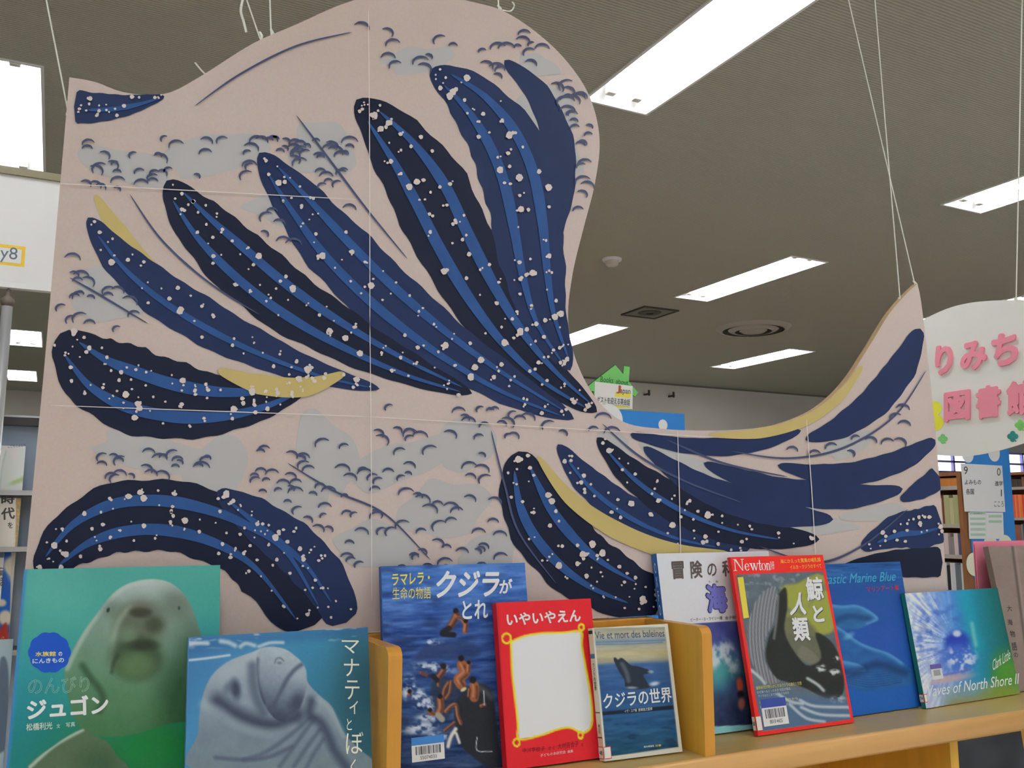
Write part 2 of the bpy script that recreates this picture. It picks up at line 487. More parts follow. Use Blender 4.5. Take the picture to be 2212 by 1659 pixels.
FOAM = mat('cream dot print', (205, 192, 186), 0.5, 0.3)
SLATE = mat('slate ink line', (64, 72, 104), 0.5, 0.3)
OCHRE = mat('ochre print', (186, 166, 104), 0.5, 0.3, noise=0.1, nscale=12)
SEAM = mat('paper seam', (216, 206, 198), 0.4, 0.4)

def bp2(px, py):
    p = seen(1, BY, px, py)
    return (p[0], p[2])
edge_px = [(150, 166), (205, 176), (262, 197), (320, 204), (372, 197), (440, 160), (545, 94), (640, 52), (740, 8), (825, -14), (920, -19), (1015, 2),
           (1090, 24), (1168, 76), (1232, 140), (1276, 212), (1296, 300), (1286, 395), (1262, 490), (1238, 590), (1228, 690), (1246, 780), (1290, 862),
           (1350, 912), (1430, 926), (1520, 930), (1610, 927), (1690, 914), (1765, 882), (1825, 828), (1874, 756), (1918, 684), (1952, 642), (1983, 612)]
out = [tuple(q) for q in spline([bp2(*p) for p in edge_px], 7)]
right = [tuple(q) for q in spline([bp2(*p) for p in ((1983, 612), (1996, 690), (2026, 980), (2046, 1275))], 4)][1:]
ZB = 1.5 - 0.1585
left_b = bp2(38, 1392)
outline = out + right + [(right[-1][0] + 0.002, ZB), (left_b[0], ZB), bp2(95, 800)]
board = MB()
board.prism(outline, lambda p, d: (p[0], BY + d, p[1]), 0.0015, 0.014, M_card)
bo = tag(board.build('display_board'), 'huge cream and navy sea-wave cut-out board standing behind the row of books', 'display board')

mbp = MB()
pr = lambda p, d: (p[0], BY + 0.0015 - d, p[1])
mbp.prism(outline, pr, 0.0, 0.0003, M_cream, back=True)

OUT = np.array(outline)
OX0, OZ0 = OUT[:, 0], OUT[:, 1]; OX1, OZ1 = np.roll(OX0, -1), np.roll(OZ0, -1)
def inside(q):
    k = (OZ0 > q[1]) != (OZ1 > q[1])
    return bool(np.sum(k & (q[0] < (OX1 - OX0) * (q[1] - OZ0) / (OZ1 - OZ0 + 1e-12) + OX0)) % 2)
def keep_in(q):
    """a printed mark never runs past the cut edge"""
    if inside(q): return q
    dx, dz = OX1 - OX0, OZ1 - OZ0
    t = np.clip(((q[0] - OX0) * dx + (q[1] - OZ0) * dz) / (dx * dx + dz * dz + 1e-12), 0, 1)
    cx, cz = OX0 + t * dx, OZ0 + t * dz
    i = int(np.argmin((cx - q[0]) ** 2 + (cz - q[1]) ** 2))
    return (float(cx[i]), float(cz[i]))

def shape(px_pts, m, depth, closed=True, n=6):
    """a flat printed shape, straight edges smoothed"""
    pts = [keep_in(tuple(q)) for q in spline([bp2(*p) for p in px_pts], n, True)]
    area = sum(a[0] * b[1] - b[0] * a[1] for a, b in zip(pts, pts[1:] + pts[:1]))
    if area < 0: pts = pts[::-1]
    mbp.add([pr(p, depth) for p in pts], [list(range(len(pts)))], m)

def ribbon_px(path, widths, n=10):
    c = np.array(spline(path, n)); s_ = np.linspace(0, 1, len(c)); w = np.interp(s_, np.linspace(0, 1, len(widths)), widths)
    w = w * np.sqrt(np.clip(1 - (1 - np.clip(s_ / 0.07, 0, 1)) ** 2, 0, 1)) * np.sqrt(np.clip(1 - (1 - np.clip((1 - s_) / 0.07, 0, 1)) ** 2, 0, 1)) + 0.3
    d = np.gradient(c, axis=0); d /= np.linalg.norm(d, axis=1)[:, None] + 1e-9
    nn = np.stack([-d[:, 1], d[:, 0]], -1)
    return c, nn, w

def ribbon(path, widths, m, depth, wob=0.0, seed=0):
    c, nn, w = ribbon_px(path, widths)
    rr = np.random.default_rng(seed)
    k = np.arange(len(c))
    wo = 1 + wob * np.sin(k * 0.9 + seed) * np.sin(k * 0.37 + 2 * seed)
    a = c + nn * (w * wo)[:, None] / 2; b = c - nn * (w / wo)[:, None] / 2
    A = [keep_in(bp2(*p)) for p in a]; B = [keep_in(bp2(*p)) for p in b]
    v = [pr(p, depth) for p in A] + [pr(p, depth) for p in B]; q = len(A)
    mbp.add(v, [[i, i + 1, q + i + 1, q + i] for i in range(q - 1)], m)

NDOT = [0]
def dot(x, y, r, depth=0.0034, m=None, sq=1.0):
    NDOT[0] += 1; depth += 0.00002 * (NDOT[0] % 17)
    p = [(x + r * math.cos(t) * (1 + 0.18 * math.sin(3 * t + x)), y + sq * r * math.sin(t)) for t in [2 * math.pi * k / 7 for k in range(7)]]
    q = [bp2(*a) for a in p]
    if all(inside(a) for a in q):
        mbp.add([pr(a, depth) for a in q], [list(range(7))], m or FOAM)

RIB = [  # path of each swell, widths along it, ink
    ([(770, 215), (850, 300), (930, 420), (1000, 560), (1085, 700), (1185, 812), (1290, 890)], [26, 110, 150, 140, 110, 70, 16], DEEP),
    ([(930, 150), (1010, 205), (1085, 300), (1130, 420), (1150, 560), (1178, 690), (1232, 800)], [24, 90, 130, 140, 120, 84, 18], NAVY),
    ([(1090, 130), (1160, 200), (1205, 300), (1212, 400), (1196, 500), (1184, 600)], [14, 44, 56, 52, 36, 10], NAVY),
    ([(560, 330), (630, 420), (720, 530), (830, 640), (960, 745), (1100, 835), (1240, 905)], [22, 84, 118, 120, 100, 70, 14], NAVY),
    ([(360, 390), (420, 470), (510, 560), (620, 650), (750, 730), (890, 800), (1020, 850)], [26, 92, 120, 116, 92, 58, 12], DEEP),
    ([(190, 470), (250, 550), (340, 630), (450, 700), (570, 760), (700, 810), (820, 840)], [18, 62, 84, 84, 66, 40, 10], NAVY),
    ([(130, 720), (190, 790), (280, 840), (390, 868), (500, 872), (600, 852), (690, 815)], [40, 130, 160, 140, 100, 60, 14], DEEP),
    ([(85, 1250), (150, 1170), (250, 1120), (370, 1115), (490, 1150), (590, 1215), (680, 1350)], [40, 100, 130, 130, 130, 150, 120], DEEP),
    ([(470, 1060), (540, 1110), (620, 1170), (690, 1240), (748, 1345)], [16, 70, 90, 90, 60], NAVY),
    ([(160, 230), (230, 232), (300, 222), (355, 208)], [64, 50, 30, 6], NAVY),
    ([(1120, 975), (1140, 1060), (1180, 1140), (1250, 1215), (1340, 1270), (1430, 1300)], [34, 110, 130, 130, 110, 70], DEEP),
    ([(1205, 960), (1260, 1030), (1330, 1090), (1420, 1140), (1520, 1172), (1620, 1185)], [12, 50, 62, 64, 50, 14], NAVY),
    ([(1290, 945), (1350, 1010), (1430, 1070), (1530, 1120), (1650, 1155), (1770, 1165)], [12, 48, 66, 68, 56, 14], DEEP),
    ([(1390, 965), (1470, 1025), (1570, 1075), (1690, 1110), (1800, 1122)], [10, 40, 54, 50, 12], NAVY),
    ([(1520, 1000), (1620, 1040), (1730, 1066), (1850, 1072), (1950, 1056)], [10, 38, 50, 44, 12], NAVY),
    ([(1680, 1005), (1780, 1024), (1880, 1016), (1965, 985), (2020, 950)], [10, 36, 44, 38, 14], NAVY),
    ([(1740, 950), (1820, 920), (1895, 862), (1950, 790), (1988, 710)], [10, 44, 58, 54, 18], NAVY),
    ([(1860, 1185), (1930, 1150), (1985, 1142), (2034, 1130)], [14, 60, 74, 70], NAVY),
    ([(1800, 1235), (1880, 1222), (1960, 1216), (2036, 1215)], [10, 40, 52, 56], DEEP),
    ([(1362, 938), (1450, 958), (1550, 966), (1650, 955), (1730, 930)], [12, 26, 34, 28, 8], NAVY),
    ([(1945, 1080), (1985, 1060), (2030, 1030)], [8, 34, 44], NAVY),
]
# pale washes first, then swells, then their lighter cores and dots
WASH = [((470, 330), 120, 46, -14), ((700, 320), 70, 60, 0), ((620, 450), 90, 44, 10), ((900, 130), 70, 30, -8), ((270, 360), 110, 36, 12), ((230, 640), 80, 60, 0),
        ((330, 980), 130, 40, 10), ((460, 1020), 60, 90, 20), ((700, 980), 60, 110, -24), ((640, 1080), 70, 46, 0), ((870, 1000), 110, 44, -20), ((960, 1100), 90, 60, -12),
        ((820, 1180), 90, 50, 0), ((1010, 960), 70, 54, 0), ((1330, 900 + 60), 40, 22, 30), ((1180, 240), 60, 60, 0), ((1160, 140), 46, 26, 20), ((1230, 360), 30, 46, 0),
        ((1480, 1010), 120, 30, 24), ((1640, 1060), 140, 24, 12), ((1720, 1130), 120, 22, 4), ((1840, 960), 60, 22, -26), ((1900, 1110), 80, 20, -6), ((1060, 1200), 60, 60, 0)]
for i, ((cx, cy), rx, ry, rot) in enumerate(WASH):
    c, s = math.cos(R(rot)), math.sin(R(rot)); wr = np.random.default_rng(i + 90)
    q = []
    for k in range(11):
        t = 2 * math.pi * k / 11; g = wr.uniform(0.78, 1.2)
        q.append((cx + g * (c * rx * math.cos(t) - s * ry * math.sin(t)), cy + g * (s * rx * math.cos(t) + c * ry * math.sin(t))))
    shape(q, PALE, 0.00045 + 0.00002 * i)
# ochre bands along two troughs (plain stripes)
ribbon([(205, 420), (255, 500), (330, 585), (430, 665)], [10, 40, 34, 8], OCHRE, 0.0008)
ribbon([(470, 800), (560, 830), (660, 836), (745, 806)], [12, 44, 42, 10], OCHRE, 0.00300)
ribbon([(1160, 985), (1230, 1075), (1330, 1145), (1450, 1190), (1580, 1203)], [8, 30, 38, 36, 24], OCHRE, 0.0030)
ribbon([(1530, 940), (1640, 936), (1740, 905), (1810, 855), (1862, 790)], [8, 22, 28, 26, 8], OCHRE, 0.0030)
for i, (path, wid, ink_m) in enumerate(RIB):
    ribbon(path, [1.18 * w_ for w_ in wid], ink_m, 0.00105 + 0.00004 * i, 0.05, i)
    if max(wid) > 58:
        c, nn, w = ribbon_px(path, wid, 4)
        for off in ((-0.24, 0.24) if max(wid) > 100 else (0.12,)):
            pp = [tuple(c[k] + nn[k] * w[k] * off) for k in range(2, len(c) - 1, 3)]
            if len(pp) > 2:
                ribbon(pp, [4, 0.15 * max(wid), 0.17 * max(wid), 0.1 * max(wid), 3], BLUE, 0.00200 + 0.00004 * i + 0.00002 * (off > 0))
        rr = np.random.default_rng(i + 40)
        for k in range(int(len(c) * max(wid) / 34)):
            j = rr.integers(1, len(c) - 1); o = rr.uniform(-0.4, 0.4)
            p = c[j] + nn[j] * w[j] * o + rr.uniform(-5, 5, 2)
            dot(p[0], p[1], rr.choice([2.2, 3, 4, 5, 7.5], p=[0.3, 0.3, 0.2, 0.13, 0.07]), sq=rr.uniform(0.8, 1.2))
for i, path in enumerate(([(1300, 915), (1380, 985), (1480, 1040), (1600, 1085)], [(1440, 950), (1560, 1000), (1700, 1030)], [(1580, 975), (1700, 990), (1820, 968), (1930, 900), (2000, 800)],
                          [(640, 250), (700, 330), (790, 450), (880, 560)], [(280, 420), (350, 520), (450, 610), (560, 680)], [(150, 600), (220, 640), (320, 700)], [(620, 1000), (720, 1060), (830, 1110), (930, 1210)],
                          [(1060, 930), (1090, 1050), (1120, 1150), (1200, 1260)], [(1640, 1180), (1760, 1215), (1860, 1180), (1960, 1100)], [(420, 230), (520, 160), (640, 100), (760, 70)])):
    ribbon(path, [1.5, 4, 4.5, 3.5, 1.5], SLATE, 0.0026 + 0.00002 * i)
# small plain ripple marks over the cream areas
ring = [np.array(r[0][:]) for r in RIB]
rr = np.random.default_rng(11)
def free(x, y):
    return all(np.min(np.hypot(c[:, 0] - x, c[:, 1] - y) - w / 2) > 13 for c, nn, w in RC)
RC = [ribbon_px(p, w, 4) for p, w, _ in RIB]
zones = [(170, 300, 720, 420, 34), (560, 300, 760, 560, 26), (130, 560, 300, 720, 16), (200, 980, 460, 1080, 18), (540, 960, 820, 1230, 34), (800, 880, 1110, 1250, 52),
         (760, 60, 1000, 160, 8), (1020, 70, 1200, 180, 12), (1180, 180, 1280, 460, 22), (1060, 860, 1330, 960, 10), (1700, 880, 1990, 1000, 10), (850, 1230, 1000, 1330, 6)]
for x0, y0, x1, y1, n in zones:
    n = int(n * 1.3)
    for _ in range(n):
        for _try in range(12):
            x, y = rr.uniform(x0, x1), rr.uniform(y0, y1)
            if free(x, y): break
        else:
            continue
        r, a0 = rr.uniform(8, 19), rr.uniform(-50, 50)
        arc = [(x + r * math.cos(R(a0 + t)), y - 0.8 * r * math.sin(R(a0 + t))) for t in (170, 130, 90, 50, 12)]
        if not all(inside(bp2(*q)) for q in arc): continue
        NDOT[0] += 1; ribbon(arc, [1.5, 4.2, 5.2, 3.6, 1.2], SLATE, 0.0028 + 0.00002 * (NDOT[0] % 23))
for a, b in (((795, 20), (798, 700)), ((798, 700), (802, 1300)), ((1462, 930), (1470, 1310)), ((1740, 905), (1760, 1200)), ((110, 876), (790, 900)), ((790, 900), (1560, 946)), ((80, 395), (770, 432))):
    ribbon([a, ((a[0] + b[0]) / 2 + 1, (a[1] + b[1]) / 2), b], [1.1, 1.6, 1.1], SEAM, 0.0038)
mbp.build('printed_face', bo)

# ------------------------------------------------------------------ strings that hang the board
M_string = mat('white string', (222, 220, 210), 0.7, 0.2)
def string(px_top, px_low, y_low, label, group, y_top=None):
    a = seen(1, y_low, *px_low)
    b = seen(1, y_low if y_top is None else y_top, *px_top)
    k = (CEIL - a[2]) / (b[2] - a[2])
    c = a + (b - a) * k
    m = MB(); pts = [tuple(a + (c - a) * t) for t in (0, 1)]
    m.tube(pts, 0.0011, M_string, 6)
    m.tube([tuple(a + np.array([0, -0.004, -0.010])), tuple(a + np.array([0.002, -0.002, 0.004])), tuple(a + np.array([0, 0.004, 0.012]))], 0.002, M_string, 6)
    return tag(m.build('hanging_string'), label, 'string', group)
G = 'white strings holding the wave board'
SY = BY + 0.007
string((100, 0), (146, 236), SY, 'white string rising from the upper left corner of the wave board', G)
string((533, 0), (562, 84), SY, 'slanting white string left of its upright twin on the shoulder of the wave board', G)
string((583, 0), (586, 78), SY, 'upright white string on the left shoulder of the wave board', G)
string((1074, -30), (1078, 24), SY, 'short white string end tied at the crest top of the wave board', G)
string((1833, 0), (1977, 618), SY, 'long slanting white string reaching the pointed right tip of the wave board', G)
string((1890, 0), (1945, 655), SY, 'straighter white string tied just left of the right tip of the wave board', G)
for i, (pp, lab) in enumerate((([(524, 0), (520, 24), (526, 46), (532, 70)], 'loose crinkled plastic string end above the left shoulder of the wave board'),
                               ([(421, 135), (446, 162), (460, 150)], 'tiny loose thread end sticking up from the left slope of the wave board'),
                               ([(1085, 22), (1103, 24), (1111, 12), (1106, 4)], 'curled loose string end beside the knot at the crest top'))):
    m = MB(); m.tube([tuple(seen(1, BY + 0.004, *q)) for q in spline(pp, 4)], 0.0012 if i != 0 else 0.0018, M_string, 6)
    tag(m.build('string_end'), lab, 'string')
# ------------------------------------------------------------------ low bookcase that carries the display
SHELF = 1.16
W_top = wood('glossy beech veneer top', (176, 150, 92), 0.3, 0, 0.10, 0.3)
W_edge = wood('beech edge lipping', (206, 158, 96), 0.3, 0, 0.12, 0.4)
W_side = wood('beech panel', (204, 158, 62), 0.4, 2, 0.10, 0.35)
W_face = wood('orange beech edging', (194, 136, 50), 0.35, 2, 0.10, 0.4)
BX0, BX1 = -0.7, 2.6
bc = thing('low_bookcase', 'pale wooden low bookcase with a thick rounded front edge carrying the display books', 'bookcase', (0, 0, 0))
m = MB(); m.box(BX0, BX1, 1.084, 1.42, SHELF - 0.034, SHELF, W_top); m.build('top_board', bc)
m = MB()
pr_y = [(1.084, 0.0), (1.079, -0.001), (1.077, -0.004), (1.0765, -0.016), (1.077, -0.029), (1.079, -0.033), (1.084, -0.034)]
m.add([(x, y, SHELF + z) for x in (BX0, BX1) for y, z in pr_y], [[i, i + 1, 7 + i + 1, 7 + i] for i in range(6)] + [list(range(7))[::-1], list(range(7, 14))], W_edge)
m.build('front_edge', bc, smooth=True)
for x in (BX0, 0.42, 1.385, BX1 - 0.02):
    m = MB(); m.box(x, x + 0.02, 1.10, 1.40, 0, SHELF - 0.034, W_side); m.build('side_panel', bc)
m = MB(); m.box(BX0, BX1, 1.40, 1.42, 0, SHELF - 0.034, W_side); m.build('back_panel', bc)
for z in (0.10, 0.45, 0.79):
    for xa, xb in ((BX0 + 0.02, 0.42), (0.44, 1.385), (1.405, BX1 - 0.02)):
        m = MB(); m.box(xa, xb, 1.11, 1.40, z - 0.02, z, W_side); m.build('shelf', bc)

# ------------------------------------------------------------------ wooden display box (two cheeks and a back)
db = thing('display_box', 'orange-brown wooden display box with two upright cheeks around the middle books', 'display box', (0, 0, SHELF))
HB = 0.180
def cheek(x):
    m = MB(); r = 0.014; y0, y1 = 1.0855, 1.226
    prof = [(y0 + 0.010, 0), (y1, 0), (y1, HB)] + [(y0 + r - r * math.sin(t), HB - r + r * math.cos(t)) for t in [math.pi / 2 * k / 5 for k in range(6)]] + [(y0, 0.0), ]
    prof = [(y1, 0), (y1, HB - 0.002)] + [(y0 + r - r * math.sin(t), HB - r + r * math.cos(t)) for t in [math.pi / 2 * k / 5 for k in range(6)]] + [(y0, 0)]
    m.prism(prof, lambda p, d: (x + d, p[0], p[1]), 0, 0.018, W_side, W_face)
    o = m.build('cheek', db)
cheek(0.378); cheek(0.856)
m = MB(); m.box(0.378, 0.874, 1.2265, 1.248, 0, 0.1795, W_face); m.build('back_panel', db, bevel=0.002)

# ------------------------------------------------------------------ books
M_page = mat('book paper', (222, 216, 200), 0.8, 0.1, noise=0.06, nscale=90, stretch=(1, 30, 1))

def book(name, label, pose, t, quad, crop, art, texts=(), spine_rgb=(220, 220, 215), back_rgb=None, hard=False, group='books displayed face out', extra=None, dens=2.3, rough_spine=None):
    """pose (x, y, width, height, lean, yaw); quad = TL TR BR BL of the cover as measured in the photograph; crop = origin and scale of the
    close-up the cover art was measured in"""
    X, Y, w, h, lean, yaw = pose
    le = R(lean)
    root = thing(name, label, 'book', (X, Y, SHELF + t * math.sin(le) + 0.0003), (-le, 0, R(yaw)), group)
    H = homography(quad, [(0, 0), (1, 0), (1, 1), (0, 1)]); Hi = np.linalg.inv(H)
    ox, oy, s = crop
    tb = 0.0022 if hard else 0.0006
    wpx = math.dist(quad[0], quad[1]); hpx = math.dist(quad[0], quad[3])
    nu, nv = int(wpx / dens) + 2, int(hpx / dens) + 2
    U, V = np.meshgrid(np.linspace(0, 1, nu), np.linspace(0, 1, nv)); U, V = U.ravel(), V.ravel()
    px, py = happly(Hi, U, V)
    rgb = art((px - ox) / s, (py - oy) / s)
    c = MB()
    vs = np.stack([U * w, np.zeros_like(U), (1 - V) * h], -1)
    idx = np.arange(nu * nv).reshape(nv, nu)
    fs = np.stack([idx[:-1, :-1], idx[1:, :-1], idx[1:, 1:], idx[:-1, 1:]], -1).reshape(-1, 4).tolist()
    c.add(vs, fs, ART)
    c.col = (0, albedo(np.clip(rgb, 0, 255)))
    edge = ink(tuple(int(v) for v in (back_rgb or spine_rgb)))
    c.box(0, w, 0.0002, tb, 0, h, edge)
    to3 = lambda p, d: (p[0] * w, -d, (1 - p[1]) * h)
    for tx in texts:
        body, bl, br, tl, rgb_t = tx[:5]
        kw = tx[5] if len(tx) > 5 else {}
        q = [happly(H, ox + s * a[0], oy + s * a[1]) for a in (bl, br, tl)]
        letter(c, to3, body, *q, ink(rgb_t), **kw)
    def flat(pts, rgb_f, depth=0.0002, smooth=False):
        p = [tuple(q) for q in spline(pts, 5, True)] if smooth else pts
        q = [happly(H, ox + s * a[0], oy + s * a[1]) for a in p]
        ar = sum(a[0] * b[1] - b[0] * a[1] for a, b in zip(q, q[1:] + q[:1]))
        if ar < 0: q = q[::-1]
        c.add([to3(a, depth) for a in q], [list(range(len(q)))[::-1]], ink(rgb_f))
    if extra: extra(c, flat, to3, lambda x, y: happly(H, ox + s * x, oy + s * y))
    c.build('front_cover', root)
    b = MB(); b.box(0, w, t - tb, t, 0, h, edge); b.build('back_cover', root)
    ins = 0.003 if hard else 0.0003
    p = MB(); p.box(tb, w - ins, tb + 0.0001, t - tb - 0.0001, ins, h - ins, M_page); p.build('page_block', root)
    sp = MB(); sp.box(-0.0005, tb, 0.0002, t, 0, h, ink(spine_rgb)); spo = sp.build('spine', root)
    return root, spo, (w, h, t)

def spine_text(spo, dims, lines):
    """lettering running down the spine: (text, top fraction, bottom fraction, rgb)"""
    w, h, t = dims
    mb = MB()
    to3 = lambda p, d: (-0.0005 - d, t - p[0] * t, (1 - p[1]) * h)
    for body, a, b, rgb, l, r in lines:
        letter(mb, to3, '\n'.join(body), (l, b), (r, b), (l, a), ink(rgb), bold=0.01, line=0.95)
    mb.build('spine_lettering', spo)

def sticker(parent, name, quads):
    """small paper sticker of coloured quads given in local metres (x, z, depth, rgb)"""
    mb = MB()
    for x0, x1, z0, z1, d, rgb in quads:
        mb.add([(x0, -d, z0), (x1, -d, z0), (x1, -d, z1), (x0, -d, z1)], [(0, 1, 2, 3)], ink(rgb))
    return mb

def barcode(parent, x0, z0, w, h, strip, digits, label=None):
    q = [(x0, x0 + w, z0, z0 + h, 0.0006, (224, 224, 222)), (x0, x0 + w, z0 + h * 0.68, z0 + h, 0.0008, strip)]
    rr = np.random.default_rng(5); x = x0 + w * 0.12
    while x < x0 + w * 0.86:
        b = rr.choice([0.008, 0.014, 0.022]) * w * 1.3
        q.append((x, x + b, z0 + h * 0.28, z0 + h * 0.62, 0.0008, (40, 40, 44))); x += b + rr.choice([0.01, 0.016, 0.024]) * w * 1.2
    mb = sticker(parent, 'barcode_sticker', q)
    letter(mb, lambda p, d: (p[0], -d, p[1]), digits, (x0 + w * 0.25, z0 + h * 0.08), (x0 + w * 0.75, z0 + h * 0.08), (x0 + w * 0.25, z0 + h * 0.22), ink((60, 60, 64)), bold=0.0, depth=0.0009)
    mb.build('barcode_sticker', parent)

def call_label(spo, dims, a, b, body, wrap=0.5):
    """red framed call-number label at the foot of the spine"""
    w, h, t = dims
    mb = MB()
    def quad(y0, y1, z0, z1, d, rgb):
        mb.add([(-0.0005 - d, y1, z0), (-0.0005 - d, y0, z0), (-0.0005 - d, y0, z1), (-0.0005 - d, y1, z1)], [(0, 1, 2, 3)], ink(rgb))
    quad(0.0004, t, h * (1 - b), h * (1 - a), 0.0003, (205, 60, 66)); quad(0.0014, t, h * (1 - b) + 0.001, h * (1 - a) - 0.001, 0.0005, (222, 220, 212))
    letter(mb, lambda p, d: (-0.0005 - d, p[0], p[1]), body, (t * 0.85, h * (1 - (a + b) / 2) - 0.003), (t * 0.25, h * (1 - (a + b) / 2) - 0.003), (t * 0.85, h * (1 - (a + b) / 2) + 0.003), ink((50, 50, 50)), depth=0.0006)
    mb.build('call_number_label', spo)
    # the label folds round onto the cover
    m2 = MB(); z0, z1 = h * (1 - b), h * (1 - a); x1 = 0.011 * wrap * 2
    m2.add([(0, -0.0004, z0), (x1, -0.0004, z0), (x1, -0.0004, z1), (0, -0.0004, z1)], [(0, 1, 2, 3)], ink((205, 60, 66)))
    m2.add([(0, -0.0006, z0 + 0.001), (x1 - 0.001, -0.0006, z0 + 0.001), (x1 - 0.001, -0.0006, z1 - 0.001), (0, -0.0006, z1 - 0.001)], [(0, 1, 2, 3)], ink((222, 220, 212)))
    m2.build('label_flap', spo)

# --- green picture book with a dugong's head
C1 = (0, 1200, 0.2767)
def art_dugong(x, y):
    c = ramp(y + (x - 1000) * 0.12, [(60, (82, 162, 150)), (500, (70, 158, 146)), (800, (52, 148, 150)), (1100, (40, 140, 130)), (1330, (28, 120, 90)), (1500, (22, 112, 66)), (1800, (20, 100, 55))])
    c = mix(c, (44, 132, 92), sstep(1200, 1750, x) * sstep(700, 1300, y) * 0.7)
    c = mix(c, (30, 128, 150), sstep(700, 150, x) * sstep(600, 1300, y) * 0.6)
    c = mix(c, (96, 176, 162), ell(x, y, 420, 330, 300, 170, 20, 0.9) * 0.45)
    c = mix(c, (16, 120, 52), ell(x, y, 1230, 1520, 260, 190, 0, 0.7) * 0.9)
    body = pol(x, y, [(505, 1010), (502, 900), (560, 760), (650, 610), (765, 455), (880, 315), (1010, 235), (1180, 205), (1320, 232), (1430, 322), (1505, 455), (1550, 590), (1590, 760), (1590, 1250), (1330, 1330), (1000, 1420), (790, 1430), (640, 1390), (560, 1240)], 7)
    sh = ramp(y, [(200, (176, 182, 178)), (330, (150, 164, 156)), (560, (128, 150, 134)), (900, (100, 136, 108)), (1200, (80, 122, 84)), (1420, (66, 112, 70))])
    sh = sh + ((fbm(x, y, 120, 160, 2) * 6) + ell(x, y, 1150, 260, 360, 110, 0, 0.8) * 14 - ell(x, y, 1440, 1050, 190, 420, 10, 0.7) * 30 - ell(x, y, 1480, 560, 120, 260, 0, 0.9) * 14)[:, None]
    c = c * (1 - body[:, None]) + sh * body[:, None]
    c = mix(c, (196, 204, 194), stro(x, y, [(520, 900), (650, 640), (770, 470), (890, 330), (1020, 250), (1180, 218)], 10, 26) * body * 0.55)
    c = mix(c, (98, 108, 94), ell(x, y, 1360, 400, 120, 110, 20, 0.9) * body * 0.7)
    c = mix(c, (96, 112, 98), ell(x, y, 860, 440, 80, 70, 0, 0.9) * body * 0.55)
    c = mix(c, (88, 90, 72), ell(x, y, 1090, 560, 190, 190, 0, 0.45) * 0.75)
    c = mix(c, (150, 160, 140), stro(x, y, [(1010, 420), (930, 520), (888, 640), (872, 780), (862, 900)], 12, 26) * 0.6)
    c = mix(c, (58, 58, 44), ell(x, y, 1092, 462, 82, 42, 0, 0.5) * 0.9)
    c = mix(c, (112, 104, 90), ell(x, y, 1090, 410, 90, 26, 0, 0.9) * 0.5)
    c = mix(c, (58, 66, 48), ell(x, y, 1200, 560, 70, 60, 0, 0.7) * 0.7)
    c = mix(c, (56, 72, 46), ell(x, y, 1062, 820, 208, 175, 0, 0.3) * 0.8)
    c = mix(c, (98, 124, 82), ell(x, y, 1060, 880, 140, 100, 0, 0.6) * 0.75)
    c = mix(c, (116, 140, 112), ell(x, y, 1000, 640, 60, 60, 0, 0.8) * 0.7)
    c = mix(c, (46, 54, 40), ell(x, y, 1110, 720, 110, 40, 0, 0.6) * 0.85)
    c = mix(c, (44, 66, 42), stro(x, y, [(868, 930), (880, 860), (915, 800)], 12, 18) * 0.6)
    c = mix(c, (40, 52, 44), ell(x, y, 840, 445, 12, 20, 20, 0.4)); c = mix(c, (60, 70, 60), ell(x, y, 1393, 430, 10, 16, 0, 0.4))
    c = mix(c, (44, 74, 46), stro(x, y, [(640, 880), (700, 970), (770, 1060), (800, 1140), (770, 1230)], 20, 34) * 0.75)
    c = mix(c, (42, 86, 50), stro(x, y, [(1410, 990), (1370, 1110), (1330, 1240)], 20, 34) * 0.6)
    fl = pol(x, y, [(225, 1700), (420, 1500), (640, 1372), (720, 1420), (830, 1470), (900, 1570), (960, 1700)], 7)
    c = mix(c, (84, 104, 76), fl); c = mix(c, (176, 188, 170), stro(x, y, [(230, 1670), (420, 1502), (640, 1378)], 8, 18) * fl)
    c = mix(c, (54, 84, 54), ell(x, y, 760, 1640, 160, 110, 0, 0.9) * fl * 0.7)
    c = mix(c, (60, 128, 190), sstep(36, 0, x - (190 - (y - 125) * 0.0915)) * 0.85)
    c = c * np.array([0.90, 0.93, 0.93])  # whole print darkened: the dimmer light at this end is put into its colour
    return jitter(c, x, y, 3)
def ex_dugong(c, flat, to3, uv):
    p = []
    for k in range(96):
        a = 2 * math.pi * k / 96; r = 158 + 10 * abs(math.cos(a * 5))
        p.append((382 + r * math.cos(a), 775 + 0.96 * r * math.sin(a)))
    flat(p, (20, 74, 172))
Ye, Wh = (224, 206, 84), (228, 230, 226)
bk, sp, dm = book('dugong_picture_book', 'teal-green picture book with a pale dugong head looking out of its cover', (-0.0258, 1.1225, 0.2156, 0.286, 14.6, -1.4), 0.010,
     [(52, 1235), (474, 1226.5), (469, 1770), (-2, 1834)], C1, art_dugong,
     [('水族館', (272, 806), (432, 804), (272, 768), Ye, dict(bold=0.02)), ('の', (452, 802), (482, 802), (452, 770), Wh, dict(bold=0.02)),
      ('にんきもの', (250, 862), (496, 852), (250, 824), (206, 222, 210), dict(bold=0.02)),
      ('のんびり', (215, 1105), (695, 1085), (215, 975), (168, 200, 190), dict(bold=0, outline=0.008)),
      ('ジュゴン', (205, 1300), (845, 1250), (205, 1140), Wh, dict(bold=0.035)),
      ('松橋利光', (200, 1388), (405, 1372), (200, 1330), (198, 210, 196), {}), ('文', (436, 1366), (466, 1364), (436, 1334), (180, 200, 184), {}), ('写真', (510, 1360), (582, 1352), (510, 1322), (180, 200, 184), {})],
     spine_rgb=(58, 122, 186), extra=ex_dugong)

